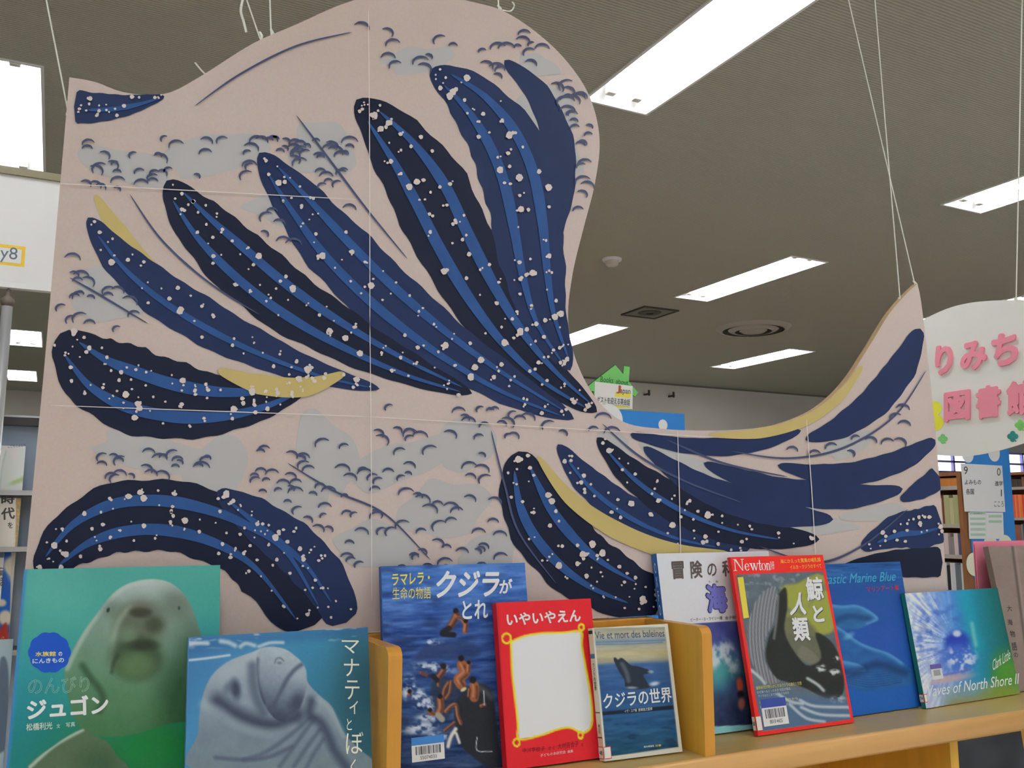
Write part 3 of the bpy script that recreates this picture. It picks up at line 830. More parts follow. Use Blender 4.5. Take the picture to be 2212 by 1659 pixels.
# --- manatee book
C2 = (380, 1330, 0.2351)
def art_manatee(x, y):
    c = ramp(x + y * 0.7, [(200, (62, 112, 168)), (900, (74, 136, 182)), (1500, (62, 130, 166)), (2300, (46, 96, 112))])
    c = mix(c, (44, 88, 104), ell(x, y, 1680, 760, 200, 620, 0, 0.8) * 0.8)
    c = mix(c, (52, 94, 146), stro(x, y, [(100, 300), (900, 210), (1760, 150)], 50, 60) * 0.5)
    f = sstep(0.12, 0.5, fbm(x, y, 150, 36, 4)) * sstep(340, 180, y + (x - 900) * 0.05)
    c = mix(c, (206, 208, 218), f * 0.85)
    c = mix(c, (216, 218, 226), stro(x, y, [(120, 425), (300, 405), (490, 378)], 8, 12) + stro(x, y, [(130, 275), (210, 268), (290, 270)], 18, 16) * 0.9)
    c = mix(c, (214, 216, 226), np.clip(stro(x, y, [(410, 250), (480, 262), (540, 290)], 18, 22) + stro(x, y, [(590, 300), (640, 270), (720, 290)], 16, 18) + stro(x, y, [(760, 300), (860, 265), (980, 262)], 12, 16), 0, 1) * 0.85)
    body = pol(x, y, [(195, 1450), (200, 1100), (222, 850), (262, 690), (340, 550), (470, 440), (600, 385), (700, 350), (790, 312), (890, 304), (1000, 325), (1080, 378), (1140, 438), (1180, 500), (1195, 590), (1230, 660), (1330, 760), (1420, 840), (1480, 960), (1540, 1090), (1620, 1180), (1720, 1270), (1800, 1340), (1800, 1450)], 7)
    sh = ramp(y, [(300, (186, 188, 198)), (500, (164, 168, 182)), (800, (146, 152, 166)), (1100, (128, 136, 150)), (1400, (120, 130, 140))])
    sh = sh + ((fbm(x, y, 120, 120, 3) * 9) + ell(x, y, 900, 360, 160, 60, 0, 0.9) * 14)[:, None]
    c = c * (1 - body[:, None]) + sh * body[:, None]
    D, D2 = (58, 64, 86), (84, 90, 110)
    sh = lambda v, k: c * (1 - (v * k)[:, None]) + np.array(D, float) * (v * k)[:, None]
    c = mix(c, (196, 198, 206), ell(x, y, 560, 470, 220, 90, -28, 0.9) * body * 0.45)
    c = mix(c, D, stro(x, y, [(380, 800), (500, 890), (660, 970), (840, 1020), (1000, 1010), (1110, 930)], 40, 95) * 0.85)
    c = mix(c, (178, 182, 192), stro(x, y, [(250, 830), (400, 900), (540, 1000), (720, 1070), (900, 1090), (1080, 1040)], 20, 60) * 0.45)
    c = mix(c, D2, stro(x, y, [(700, 480), (705, 620), (740, 780), (800, 900)], 26, 60) * 0.75)
    head = pol(x, y, [(745, 360), (800, 314), (890, 304), (1000, 325), (1090, 385), (1150, 440), (1192, 520), (1196, 640), (1172, 770), (1122, 890), (1040, 972), (950, 985), (870, 925), (800, 815), (762, 700), (742, 560), (738, 450)], 9)
    hc = ramp(y - 0.25 * (x - 960), [(300, (192, 194, 204)), (450, (170, 173, 186)), (640, (138, 143, 160)), (800, (104, 110, 130)), (920, (74, 80, 100)), (1010, (60, 66, 86))])
    hc = hc + (fbm(x, y, 40, 40, 8) * 7)[:, None]
    c = c * (1 - head[:, None]) + hc * head[:, None]
    c = mix(c, D, head * stro(x, y, [(742, 420), (738, 560), (762, 700), (800, 815)], 6, 34) * 0.6)
    c = mix(c, (182, 186, 198), head * ell(x, y, 1120, 560, 70, 100, 28, 0.9) * 0.7)
    c = mix(c, (132, 138, 156), head * ell(x, y, 1090, 690, 90, 80, 20, 0.9) * 0.6)
    c = mix(c, D2, head * stro(x, y, [(1152, 462), (1085, 515), (1020, 595), (970, 690), (915, 800), (880, 880)], 12, 26) * 0.9)
    c = mix(c, D, head * ell(x, y, 1110, 810, 66, 90, 24, 0.8) * 0.75)
    c = mix(c, D, ell(x, y, 545, 690, 44, 88, -8, 0.7) * 0.9); c = mix(c, D2, ell(x, y, 480, 680, 40, 60, 30, 0.9) * 0.6)
    c = mix(c, (112, 116, 132), stro(x, y, [(905, 450), (920, 412), (955, 404), (985, 428)], 4, 10) * 0.9); c = mix(c, (112, 118, 134), ell(x, y, 948, 450, 22, 14, 0, 0.6) * 0.8)
    for q in ([(1270, 960), (1150, 1120), (950, 1400)], [(1320, 1060), (1200, 1220), (1080, 1400)], [(1350, 1150), (1260, 1290), (1190, 1420)], [(1230, 950), (1060, 1100), (820, 1270), (620, 1340)]):
        c = mix(c, D2, stro(x, y, q, 8, 30) * 0.7)
    c = mix(c, D, stro(x, y, [(1240, 800), (1230, 920), (1330, 1000), (1400, 1130), (1450, 1250), (1560, 1400)], 30, 56) * 0.75)
    c = mix(c, D2, stro(x, y, [(360, 1320), (640, 1340), (860, 1310), (1060, 1220)], 12, 26) * 0.8)
    c = mix(c, (170, 174, 180), stro(x, y, [(1300, 780), (1400, 860), (1470, 980), (1540, 1120)], 16, 34) * 0.5)
    c = c * np.array([0.88, 0.93, 0.92])  # manatee print toned down too, painting in the weaker light on it
    return jitter(c, x, y, 3)
Cr = (220, 218, 200)
thin = dict(bold=-0.008)
def vert(ch, x0, x1, y0, y1, col=Cr, kw=thin):
    return (ch, (x0, y1), (x1, y1), (x0, y0), col, kw)
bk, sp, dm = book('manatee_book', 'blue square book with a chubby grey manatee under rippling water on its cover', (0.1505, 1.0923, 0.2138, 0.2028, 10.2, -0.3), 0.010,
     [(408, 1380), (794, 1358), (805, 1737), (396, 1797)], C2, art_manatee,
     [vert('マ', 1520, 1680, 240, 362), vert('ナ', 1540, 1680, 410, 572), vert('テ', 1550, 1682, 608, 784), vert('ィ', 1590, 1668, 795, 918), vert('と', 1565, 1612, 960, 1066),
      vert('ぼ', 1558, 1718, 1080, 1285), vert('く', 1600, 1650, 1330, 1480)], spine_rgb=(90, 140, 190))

# --- deep blue whaling-story book
C3 = (800, 1200, 0.2767)
def art_whaling(x, y):
    c = ramp(y, [(100, (70, 112, 178)), (350, (66, 108, 176)), (520, (52, 86, 150)), (900, (40, 70, 128)), (1300, (40, 66, 112)), (1700, (30, 50, 88))])
    w = fbm(x, y * 1.0 + x * 0.05, 170, 26, 1, 4)
    c = c + (w * 44)[:, None]
    c = mix(c, (26, 42, 84), sstep(0.1, 0.6, fbm(x, y, 230, 70, 9)) * 0.6)
    c = mix(c, (36, 52, 92), pol(x, y, [(380, 860), (440, 760), (560, 720), (800, 730), (900, 800), (800, 860), (560, 850)], 20) * 0.7)
    for cx, cy, rx, ry, r in ((520, 725, 70, 22, -6), (520, 925, 150, 38, 6), (400, 1140, 120, 60, 20), (470, 1220, 110, 40, 10), (420, 1390, 120, 46, -10), (330, 1080, 50, 90, 0), (560, 1450, 80, 30, 0), (480, 1310, 90, 26, 0)):
        c = mix(c, (206, 214, 226), ell(x, y, cx, cy, rx, ry, r, 0.6) * sstep(-0.35, 0.35, fbm(x, y, 40, 30, 6)) * 0.9)
    wh = pol(x, y, [(700, 1180), (780, 1090), (880, 1040), (980, 1100), (1020, 1300), (1040, 1700), (800, 1580), (730, 1480), (690, 1340)], 12)
    c = mix(c, (34, 38, 44), wh); c = mix(c, (70, 76, 80), stro(x, y, [(860, 1060), (930, 1100), (985, 1150)], 20, 24) * 0.9)
    c = mix(c, (34, 44, 60), pol(x, y, [(500, 1060), (620, 1010), (760, 1040), (820, 1110), (700, 1200), (640, 1320), (560, 1320)], 18) * 0.75)
    c = mix(c, (214, 208, 198), np.clip(stro(x, y, [(700, 1395), (660, 1460), (640, 1530)], 14, 10) + stro(x, y, [(705, 1430), (730, 1500)], 10, 10), 0, 1))
    S, S2, HR = (142, 84, 54), (106, 62, 44), (26, 22, 26)
    men = [([(700, 510), (680, 560), (640, 620)], 28), ([(700, 530), (740, 545), (760, 580)], 12), ([(775, 585), (768, 640)], 20), ([(600, 940), (570, 985), (540, 1005)], 24), ([(560, 1000), (560, 1060)], 11),
           ([(745, 900), (770, 960), (720, 1010), (740, 1050)], 40), ([(640, 1040), (610, 1090), (600, 1140)], 18), ([(660, 1030), (650, 1110), (620, 1160)], 10), ([(845, 1060), (850, 1110), (845, 1150)], 36), ([(805, 1090), (800, 1140)], 12),
           ([(575, 1170), (580, 1230), (560, 1280)], 26), ([(620, 1260), (660, 1220), (700, 1210), (715, 1290), (740, 1350)], 14), ([(610, 1410), (660, 1370), (690, 1345)], 13), ([(490, 1265), (520, 1280)], 18), ([(330, 1110), (330, 1130)], 16), ([(420, 965), (470, 985)], 13), ([(900, 1215), (930, 1205)], 12), ([(800, 880), (795, 950)], 18)]
    for k, (p, wd) in enumerate(men):
        c = mix(c, S if k % 3 else S2, stro(x, y, p, wd, 7)); c = mix(c, (196, 136, 96), stro(x, y, [(a - wd * 0.3, b - wd * 0.2) for a, b in p], wd * 0.2, 8) * 0.5); c = mix(c, (52, 36, 34), stro(x, y, [(a + wd * 0.55, b + wd * 0.2) for a, b in p], wd * 0.25, 9) * 0.6)
    for cx, cy, r in ((695, 484, 22), (775, 562, 18), (600, 912, 24), (740, 850, 24), (835, 1016, 26), (575, 1145, 20), (495, 1250, 18), (330, 1106, 18), (800, 880, 16)):
        c = mix(c, HR, ell(x, y, cx, cy, r, r, 0, 0.3))
    for p, wd in (([(640, 620), (590, 660), (680, 670)], 22), ([(520, 990), (550, 1020)], 20), ([(560, 1290), (590, 1320)], 24)):
        c = mix(c, (30, 30, 40) if wd < 23 else (150, 146, 140), stro(x, y, p, wd, 8))
    c = mix(c, (196, 186, 140), ell(x, y, 760, 1090, 26, 12, -30, 0.3))
    c = mix(c, (190, 196, 200), stro(x, y, [(920, 1100), (925, 1210)], 3, 4) + stro(x, y, [(870, 1460), (872, 1560), (990, 1565)], 3, 4))
    return jitter(c, x, y, 3)
bk, sp, dm = book('whaling_story_book', 'tall deep blue book with swimmers around a whale in the sea on its cover', (0.4065, 1.162, 0.2205, 0.2735, 9.0, -0.3), 0.010,
     [(828, 1240.5), (1143, 1230.5), (1178, 1655), (844, 1702)], C3, art_whaling,
     [('ラマレラ・', (185, 296), (487, 276), (185, 206), Ye, dict(bold=0.02)), ('生命の物語', (190, 402), (495, 392), (190, 308), Ye, dict(bold=0.0)),
      ('クジラ', (530, 388), (1035, 372), (545, 178), (226, 234, 240), dict(bold=0.03, shear=0.15)), ('が', (1036, 352), (1140, 344), (1040, 240), (220, 228, 238), dict(bold=0.03)),
      ('とれ', (745, 552), (950, 542), (745, 404), (214, 226, 236), dict(bold=0.02))], spine_rgb=(60, 96, 160), dens=2.0)
barcode(bk, 0.034, 0.020, 0.046, 0.030, (64, 128, 196), '55074033')

# --- red story book
C3b = C3
def art_red(x, y):
    c = np.tile(np.array([206., 36., 44.]), (len(x), 1)) + (fbm(x, y, 300, 300, 1) * 4)[:, None]
    frame = [(1095, 690), (1200, 645), (1340, 622), (1500, 618), (1640, 610), (1648, 720), (1680, 900), (1715, 1100), (1730, 1280), (1712, 1366), (1650, 1402), (1560, 1362), (1460, 1374), (1330, 1420), (1160, 1452), (1150, 1330), (1130, 1150), (1110, 980), (1100, 820)]
    c = mix(c, (226, 224, 222), pol(x, y, frame, 5, False))
    c = mix(c, (238, 206, 40), stro(x, y, frame + frame[:1], 8, 5))
    for cx, cy, a, b in ((1062, 662, 34, 38), (1645, 575, 20, 24), (1140, 1478, 24, 28), (1638, 1418, 18, 26)):
        d = np.abs(np.hypot((x - cx) / a, (y - cy) / b) - 1) * (a + b) / 2
        c = mix(c, (238, 206, 40), sstep(11, 5, d))
    c = mix(c, (150, 20, 30), stro(x, y, [(985, 390), (1020, 1000), (1052, 1700)], 5, 8) * 0.7)
    c = mix(c, (226, 110, 112), stro(x, y, [(978, 390), (1012, 1000), (1040, 1700)], 5, 6) * 0.6)
    return jitter(c, x, y, 2)
bk, sp, dm = book('red_story_book', 'bright red hardcover with a white panel in a looping yellow ribbon border', (0.5678, 1.1405, 0.1537, 0.2193, 9.8, -1.2), 0.015,
     [(1072, 1306), (1275, 1297), (1308, 1640), (1096, 1669)], C3b, art_red,
     [('いやいやえん', (1062, 566), (1640, 530), (1060, 466), (232, 226, 222), dict(bold=0.03)),
      ('中川李枝子', (1185, 1560), (1360, 1542), (1185, 1522), (120, 24, 32), {}), ('さく', (1386, 1538), (1436, 1532), (1386, 1508), (120, 24, 32), {}), ('大村百合子', (1460, 1530), (1622, 1508), (1460, 1484), (120, 24, 32), {}),
      ('え', (1640, 1508), (1662, 1506), (1640, 1480), (120, 24, 32), {}), ('子どもの本研究会', (1324, 1592), (1522, 1562), (1324, 1566), (224, 170, 168), {}), ('編集', (1536, 1560), (1580, 1554), (1536, 1536), (224, 170, 168), {})],
     spine_rgb=(196, 34, 44), hard=True)

# --- small cream-framed whale book
C4 = (1200, 1280, 0.2284)
def art_whale(x, y):
    c = np.tile(np.array([210., 208., 192.]), (len(x), 1))
    inner = pol(x, y, [(338, 352), (1000, 325), (1140, 1480), (452, 1562)], 4, False)
    yy = y + (x - 400) * 0.06
    p = ramp(yy, [(350, (146, 150, 138)), (420, (176, 168, 142)), (470, (134, 148, 158)), (520, (160, 158, 142)), (600, (176, 168, 128)), (668, (150, 148, 130)), (700, (58, 92, 138)), (900, (44, 80, 128)), (1180, (40, 84, 126)), (1300, (34, 78, 116)), (1560, (30, 74, 98))])
    p = p + (fbm(x, yy, 160, 26, 3, 3) * 16)[:, None]
    p = mix(p, (76, 116, 160), np.clip(stro(x, y, [(360, 482), (700, 466), (1000, 450)], 5, 6) + stro(x, y, [(360, 502), (700, 490), (980, 470)], 4, 6), 0, 1) * 0.8)
    p = mix(p, (18, 40, 66), sstep(0.2, 0.55, fbm(x, yy, 190, 60, 8)) * sstep(1180, 1240, yy) * 0.6)
    w = pol(x, y, [(520, 640), (535, 618), (560, 640), (600, 625), (680, 690), (740, 700), (840, 730), (868, 765), (800, 785), (835, 850), (855, 905), (650, 918), (620, 830), (575, 760), (545, 700)], 5)
    p = mix(p, (40, 48, 60), w); p = mix(p, (96, 104, 112), stro(x, y, [(600, 680), (640, 760), (660, 840)], 10, 26) * w * 0.7)
    p = mix(p, (186, 196, 206), np.clip(ell(x, y, 905, 866, 44, 18, -10, 0.7) + ell(x, y, 870, 752, 26, 14, 0, 0.6) * 0.6 + ell(x, y, 690, 905, 50, 12, 0, 0.7) * 0.6, 0, 1))
    p = mix(p, (24, 32, 50), pol(x, y, [(410, 1136), (1088, 1070), (1092, 1112), (412, 1168)], 4, False))
    c = c * (1 - inner[:, None]) + p * inner[:, None]
    return jitter(c, x, y, 2)
bk, sp, dm = book('small_whale_book', 'small cream-framed book with a leaping whale and a dark band, leaning against the red book', (0.7086, 1.1195, 0.1289, 0.1795, 9.6, -2.4), 0.014,
     [(1275.4, 1360), (1435, 1347), (1469.5, 1628), (1300.5, 1647)], C4, art_whale,
     [('クジラの世界', (428, 1112), (1076, 1040), (416, 962), (222, 222, 216), dict(bold=0.015)),
      ('Vie et mort des baleines', (352, 452), (1000, 416), (346, 384), (44, 70, 104), dict(bold=-0.005)),
      ('イヴ・コア著', (622, 1144), (738, 1132), (620, 1116), (196, 196, 196), {}), ('宮崎信之監修', (752, 1132), (886, 1118), (750, 1102), (196, 196, 196), {}),
      ('知の再発見', (806, 1482), (904, 1474), (805, 1462), (210, 216, 210), {}), ('双書', (914, 1474), (972, 1468), (913, 1454), (206, 196, 90), {})],
     spine_rgb=(206, 204, 190), dens=2.0)
spine_text(sp, dm, [('クジラの世界', 0.27, 0.48, (56, 58, 62), 0.25, 0.75), ('創元社', 0.73, 0.80, (90, 92, 92), 0.3, 0.7)])
m = MB(); w_, h_, t_ = dm
for a, b, rgb in ((0.018, 0.045, (40, 42, 46)), (0.20, 0.235, (66, 112, 160)), (0.64, 0.648, (70, 72, 74)), (0.825, 0.833, (60, 62, 64))):
    m.add([(-0.0009, t_ - 0.001, h_ * (1 - b)), (-0.0009, 0.001, h_ * (1 - b)), (-0.0009, 0.001, h_ * (1 - a)), (-0.0009, t_ - 0.001, h_ * (1 - a))], [(0, 1, 2, 3)], ink(rgb))
m.build('spine_bands', sp)
call_label(sp, dm, 0.895, 0.985, '48')

# --- white-topped sea science book
C5 = (1380, 1180, 0.2652)
def art_sea(x, y):
    c = np.tile(np.array([214., 215., 220.]), (len(x), 1))
    ly = y + (x - 400) * 0.055
    p = ramp(ly, [(665, (70, 76, 134)), (800, (62, 72, 134)), (900, (70, 92, 140)), (1080, (58, 100, 130)), (1200, (48, 72, 112)), (1350, (44, 56, 88)), (1500, (40, 52, 84))])
    p = p + (fbm(x, y, 70, 90, 5, 4) * 16)[:, None]
    p = mix(p, (76, 160, 158), ell(x, y, 640, 1060, 110, 150, 10, 0.8) * 0.8)
    fo = np.clip(ell(x, y, 660, 900, 70, 90, 20, 0.7) + ell(x, y, 600, 960, 40, 80, 0, 0.8) + ell(x, y, 750, 970, 50, 110, -10, 0.7), 0, 1)
    p = mix(p, (206, 218, 222), fo * sstep(-0.5, 0.3, fbm(x, y, 40, 60, 7)) * 0.85)
    p = mix(p, (196, 84, 60), ell(x, y, 825, 1170, 26, 60, -8, 0.4)); p = mix(p, (30, 30, 36), ell(x, y, 835, 1250, 28, 30, 0, 0.4)); p = mix(p, (150, 90, 80), ell(x, y, 845, 1330, 28, 50, 0, 0.4))
    p = mix(p, (134, 196, 202), sstep(1528, 1536, ly))
    k = sstep(664, 668, ly)
    return jitter(c * (1 - k[:, None]) + p * k[:, None], x, y, 2)
Gr = (92, 82, 78)
def ex_sea(c, flat, to3, uv):
    pass
bk, sp, dm = book('sea_science_book', 'white-topped hardcover with a blue spine and a breaking wave photo, behind the red-framed magazine', (0.8760, 1.1772, 0.238, 0.2810, 8.8, 0.6), 0.013,
     [(1409, 1205), (1650, 1199), (1719, 1575), (1467, 1612)], C5, art_sea,
     [('冒', (245, 306), (345, 300), (230, 158), Gr, dict(bold=0.03)), ('険', (396, 300), (492, 292), (382, 154), Gr, dict(bold=0.03)), ('の', (530, 282), (606, 276), (522, 176), Gr, dict(bold=0.02)), ('科', (652, 282), (756, 276), (640, 148), Gr, dict(bold=0.03)),
      ('学', (786, 276), (880, 270), (774, 146), Gr, dict(bold=0.03)),
      ('海', (535, 590), (715, 580), (500, 338), (54, 54, 90), dict(bold=0.075, depth=0.0002)), ('海', (545, 582), (708, 572), (511, 347), (112, 114, 190), dict(bold=0.05, depth=0.0005)),
      ('う', (540, 334), (556, 333), (538, 316), Gr, {}), ('み', (600, 332), (620, 331), (598, 314), Gr, {}),
      ('ピーター・D・ライリー/著', (405, 652), (664, 634), (402, 622), (84, 82, 86), {}), ('金子郁容', (684, 634), (800, 626), (682, 606), (84, 82, 86), {})],
     spine_rgb=(52, 104, 176), hard=True)
spine_text(sp, dm, [('OXFORD', 0.05, 0.50, (206, 222, 236), 0.3, 0.7)])

# --- red-framed science magazine
def art_mag(x, y):
    c = np.tile(np.array([220., 46., 40.]), (len(x), 1))
    inner = pol(x, y, [(760, 226), (1456, 205), (1575, 780), (1640, 1090), (1692, 1408), (966, 1512), (900, 1130), (830, 700)], 4, False)
    p = np.tile(np.array([86., 98., 106.]), (len(x), 1)) + (fbm(x, y, 80, 80, 2, 4) * 14)[:, None]
    p = mix(p, (150, 162, 166), sstep(0.1, 0.5, fbm(x, y, 46, 34, 12)) * sstep(520, 260, y + abs(x - 1000) * 0.2) * 0.6)
    p = mix(p, (150, 154, 62), pol(x, y, [(1130, 330), (1250, 300), (1460, 240), (1560, 640), (1420, 720), (1180, 700), (1110, 520)], 16) * sstep(-0.9, -0.1, fbm(x, y, 110, 90, 3)) * 0.9)
    p = mix(p, (98, 98, 76), pol(x, y, [(1150, 560), (1380, 640), (1500, 900), (1420, 960), (1260, 900), (1150, 740)], 24) * 0.85)
    # a plain ribbed grey form beside a dark mass
    g = pol(x, y, [(925, 430), (1000, 350), (1075, 320), (1092, 420), (1062, 600), (1000, 740), (985, 900), (1040, 1010), (1112, 1090), (1010, 1110), (910, 990), (862, 840), (850, 660), (880, 540)], 6)
    rib = 0.5 + 0.5 * np.sin((x - 0.00035 * (y - 700) ** 2) * 0.24)
    p = p * (1 - g[:, None]) + (np.array([116., 118., 124.]) + ((rib - 0.5) * 52)[:, None]) * g[:, None]
    dk = pol(x, y, [(1090, 420), (1160, 330), (1175, 480), (1150, 660), (1200, 800), (1330, 960), (1450, 900), (1400, 700), (1520, 760), (1600, 900), (1640, 1120), (1600, 1230), (1480, 1230), (1320, 1150), (1180, 1100), (1080, 1060), (1000, 900), (1020, 740), (1080, 600)], 8)
    p = mix(p, (42, 44, 42), dk); p = mix(p, (120, 124, 124), stro(x, y, [(1100, 400), (1090, 560), (1066, 740)], 8, 10) * 0.8)
    p = mix(p, (112, 110, 94), pol(x, y, [(1260, 880), (1300, 800), (1430, 905), (1360, 950)], 6) * 0.9)
    for cx, cy, rx, ry in ((1450, 985, 36, 30), (1560, 1020, 46, 24), (1570, 910, 24, 22), (1590, 1250, 60, 34)):
        p = mix(p, (206, 212, 210), ell(x, y, cx, cy, rx, ry, 0, 0.5) * sstep(-0.3, 0.2, fbm(x, y, 18, 18, 4)) * 0.9)
    s = sstep(1150, 1260, y + (1300 - x) * 0.12)
    p = mix(p, (76, 104, 136), s * 0.85)
    for q in ([(1280, 1250), (1400, 1300), (1690, 1310)], [(1290, 1310), (1450, 1370), (1680, 1380)], [(1200, 1290), (1330, 1400), (1480, 1430)], [(1100, 1200), (1200, 1260), (1300, 1280)], [(880, 1000), (940, 1050), (990, 1110)], [(1340, 1070), (1420, 1120), (1470, 1170)]):
        p = mix(p, (190, 200, 204), stro(x, y, q, 9, 14) * 0.85)
    c = c * (1 - inner[:, None]) + p * inner[:, None]
    return jitter(c, x, y, 3)
SHD = (60, 64, 60)
YL, WL = (206, 200, 96), (186, 192, 200)
def ex_mag(c, flat, to3, uv):
    flat([(774, 248), (820, 244), (864, 570), (820, 577)], (212, 198, 74), 0.0003)
    # masthead drawn as thick-and-thin serif letters
    def gl(polys, x0, x1, y0, y1):
        for p in polys:
            pts = [(x0 + a * (x1 - x0) + (1 - b) * 6, y0 + (1 - b) * (y1 - y0) - (a * (x1 - x0) + x0 - 735) * 0.012) for a, b in p]
            q = [uv(*a) for a in pts]
            ar = sum(a[0] * b[1] - b[0] * a[1] for a, b in zip(q, q[1:] + q[:1]))
            if ar < 0: q = q[::-1]
            c.add([to3(a, 0.0004) for a in q], [list(range(len(q)))[::-1]], ink((232, 228, 226)))
    def ringq(cx, cy, rx, ry, ix, iy, a0=0, a1=360, n=28):
        r_ = []
        for k in range(n):
            t0, t1 = R(a0 + (a1 - a0) * k / n), R(a0 + (a1 - a0) * (k + 1) / n)
            r_.append([(cx + rx * math.cos(t0), cy + ry * math.sin(t0)), (cx + rx * math.cos(t1), cy + ry * math.sin(t1)), (cx + ix * math.cos(t1), cy + iy * math.sin(t1)), (cx + ix * math.cos(t0), cy + iy * math.sin(t0))])
        return r_
    bx = lambda a, b, c_, d: [(a, c_), (b, c_), (b, d), (a, d)]
    yb, yt, xh = 196, 104, 140
    gl([bx(.12, .19, 0, 1), bx(.0, .3, 0, .05), bx(.0, .22, .95, 1), bx(.8, .87, 0.0, 1), bx(.7, 1, .95, 1), [(.1, 1), (.28, 1), (.87, 0), (.80, 0)]], 738, 825, yt, yb)
    e = ringq(.5, .5, .5, .5, .24, .44, 20, 330) + [bx(.2, .95, .5, .57)]
    gl(e, 828, 868, xh, yb)
    gl([[(.06, 1), (.26, 1), (.40, 0), (.32, 0)], [(.32, 0), (.40, 0), (.55, .9), (.48, .9)], [(.42, 1), (.6, 1), (.74, 0), (.66, 0)], [(.66, 0), (.74, 0), (.95, 1), (.88, 1)], bx(0, .32, .94, 1), bx(.38, .66, .94, 1), bx(.8, 1.02, .94, 1)], 868, 940, xh - 2, yb)
    gl([bx(.3, .62, .06, 1), bx(0, 1, .66, .72), [(.3, .1), (.45, 0), (.95, .02), (1, .14), (.62, .1)]], 938, 962, xh - 24, yb)
    gl(ringq(.5, .5, .5, .5, .26, .46), 962, 1000, xh, yb)
    gl([bx(.12, .34, 0, 1), bx(0, .46, 0, .06), bx(0, .3, .93, 1), bx(.66, .88, 0, .72), bx(.54, 1, 0, .06)] + ringq(.55, .66, .33, .34, .14, .22, 0, 150, 12), 1000, 1034, xh, yb)
M1 = dict(bold=0.0)
bk, sp, dm = book('science_magazine', 'red-framed science magazine with a grey and black sea picture and bold white lettering', (1.0028, 1.1400, 0.2065, 0.2760, 10.6, 0.3), 0.008,
     [(1571, 1203), (1766, 1200), (1837, 1561), (1628, 1591)], C5, art_mag,
     [('別冊', (1038, 188), (1070, 186), (1034, 124), (232, 228, 226), dict(bold=0.0, line=0.9)),
      ('海にかえった驚異の哺乳類', (1120, 142), (1440, 130), (1114, 108), (238, 196, 70), M1), ('イルカ・クジラのすべて', (1196, 188), (1446, 178), (1192, 156), (238, 196, 70), M1),
      ('鯨', (1336, 446), (1476, 438), (1314, 256), SHD, dict(bold=0.05, depth=0.0002)), ('鯨', (1332, 442), (1470, 434), (1310, 252), (226, 228, 226), dict(bold=0.03, depth=0.0005)),
      ('と', (1392, 620), (1480, 612), (1374, 482), SHD, dict(bold=0.06, depth=0.0002)), ('と', (1388, 616), (1475, 608), (1370, 478), (226, 228, 226), dict(bold=0.04, depth=0.0005)),
      ('人', (1196, 560), (1332, 556), (1212, 376), SHD, dict(bold=0.05, depth=0.0002)), ('人', (1192, 556), (1326, 552), (1208, 372), (226, 228, 226), dict(bold=0.035, depth=0.0005)),
      ('類', (1236, 772), (1370, 764), (1206, 576), SHD, dict(bold=0.05, depth=0.0002)), ('類', (1232, 768), (1364, 760), (1202, 572), (226, 228, 226), dict(bold=0.03, depth=0.0005)),
      ('最新研究が明らかにするクジラの進化と生態', (920, 1162), (1292, 1122), (916, 1132), YL, M1), ('なぜ海へもどったのか 化石が語る', (926, 1196), (1200, 1164), (922, 1172), WL, M1), ('クジラはどこまで深くもぐるのか', (936, 1226), (1190, 1196), (932, 1204), WL, M1),
      ('鯨類研究の今とこれから', (946, 1282), (1262, 1246), (942, 1256), YL, M1), ('海とともに生きる人々の暮らし', (950, 1318), (1246, 1286), (946, 1294), WL, M1)],
     spine_rgb=(206, 44, 40), extra=ex_mag)
barcode(bk, 0.014, 0.012, 0.052, 0.040, (58, 74, 150), '0013 4425')
call_label(sp, dm, 0.895, 0.975, '50')

# --- big blue marine art book
C6 = (1740, 1180, 0.2887)
def art_marine(x, y):
    c = ramp(y, [(130, (36, 84, 146)), (350, (32, 76, 142)), (700, (36, 78, 156)), (1000, (30, 84, 160)), (1300, (26, 90, 170))])
    c = mix(c, (20, 48, 96), sstep(0.1, 0.5, fbm(x, y - x * 0.03, 260, 20, 3)) * sstep(320, 200, y) * 0.8)
    c = mix(c, (64, 120, 180), sstep(0.1, 0.5, fbm(x, y - x * 0.03, 220, 16, 6)) * sstep(330, 200, y) * 0.5)
    for pts, col in (([(60, 470), (180, 450), (300, 462), (400, 456), (490, 490), (572, 560), (500, 600), (420, 636), (300, 640), (200, 610), (60, 600)], (44, 98, 148)),
                     ([(60, 560), (200, 590), (300, 640), (420, 730), (520, 775), (640, 815), (740, 880), (830, 960), (820, 1040), (740, 1062), (600, 1085), (450, 1100), (340, 1050), (250, 960), (60, 940)], (36, 88, 146)),
                     ([(60, 860), (260, 870), (420, 900), (470, 950), (380, 970), (300, 1000), (240, 980), (60, 960)], (48, 104, 164))):
        w = pol(x, y, pts, 9)
        sh = np.array(col, float) + (fbm(x, y, 90, 60, 5) * 10)[:, None]
        c = c * (1 - w[:, None]) + sh * w[:, None]
        c = mix(c, (96, 156, 200), stro(x, y, pts[1:7], 6, 34) * w * 0.7)
    c = mix(c, (20, 50, 96), stro(x, y, [(240, 590), (340, 540), (500, 560)], 12, 30) * 0.5); c = mix(c, (18, 46, 90), stro(x, y, [(260, 960), (400, 960), (560, 900), (760, 960)], 16, 44) * 0.7)
    for k in range(7):
        c = mix(c, (24, 58, 104), stro(x, y, [(330, 1040 - k * 14), (520, 1070 - k * 18), (740, 1030 - k * 16)], 2, 5) * 0.5)
    c = mix(c, (120, 176, 204), ell(x, y, 350, 690, 40, 20, -30, 0.7) * 0.6)
    return jitter(c, x, y, 3)
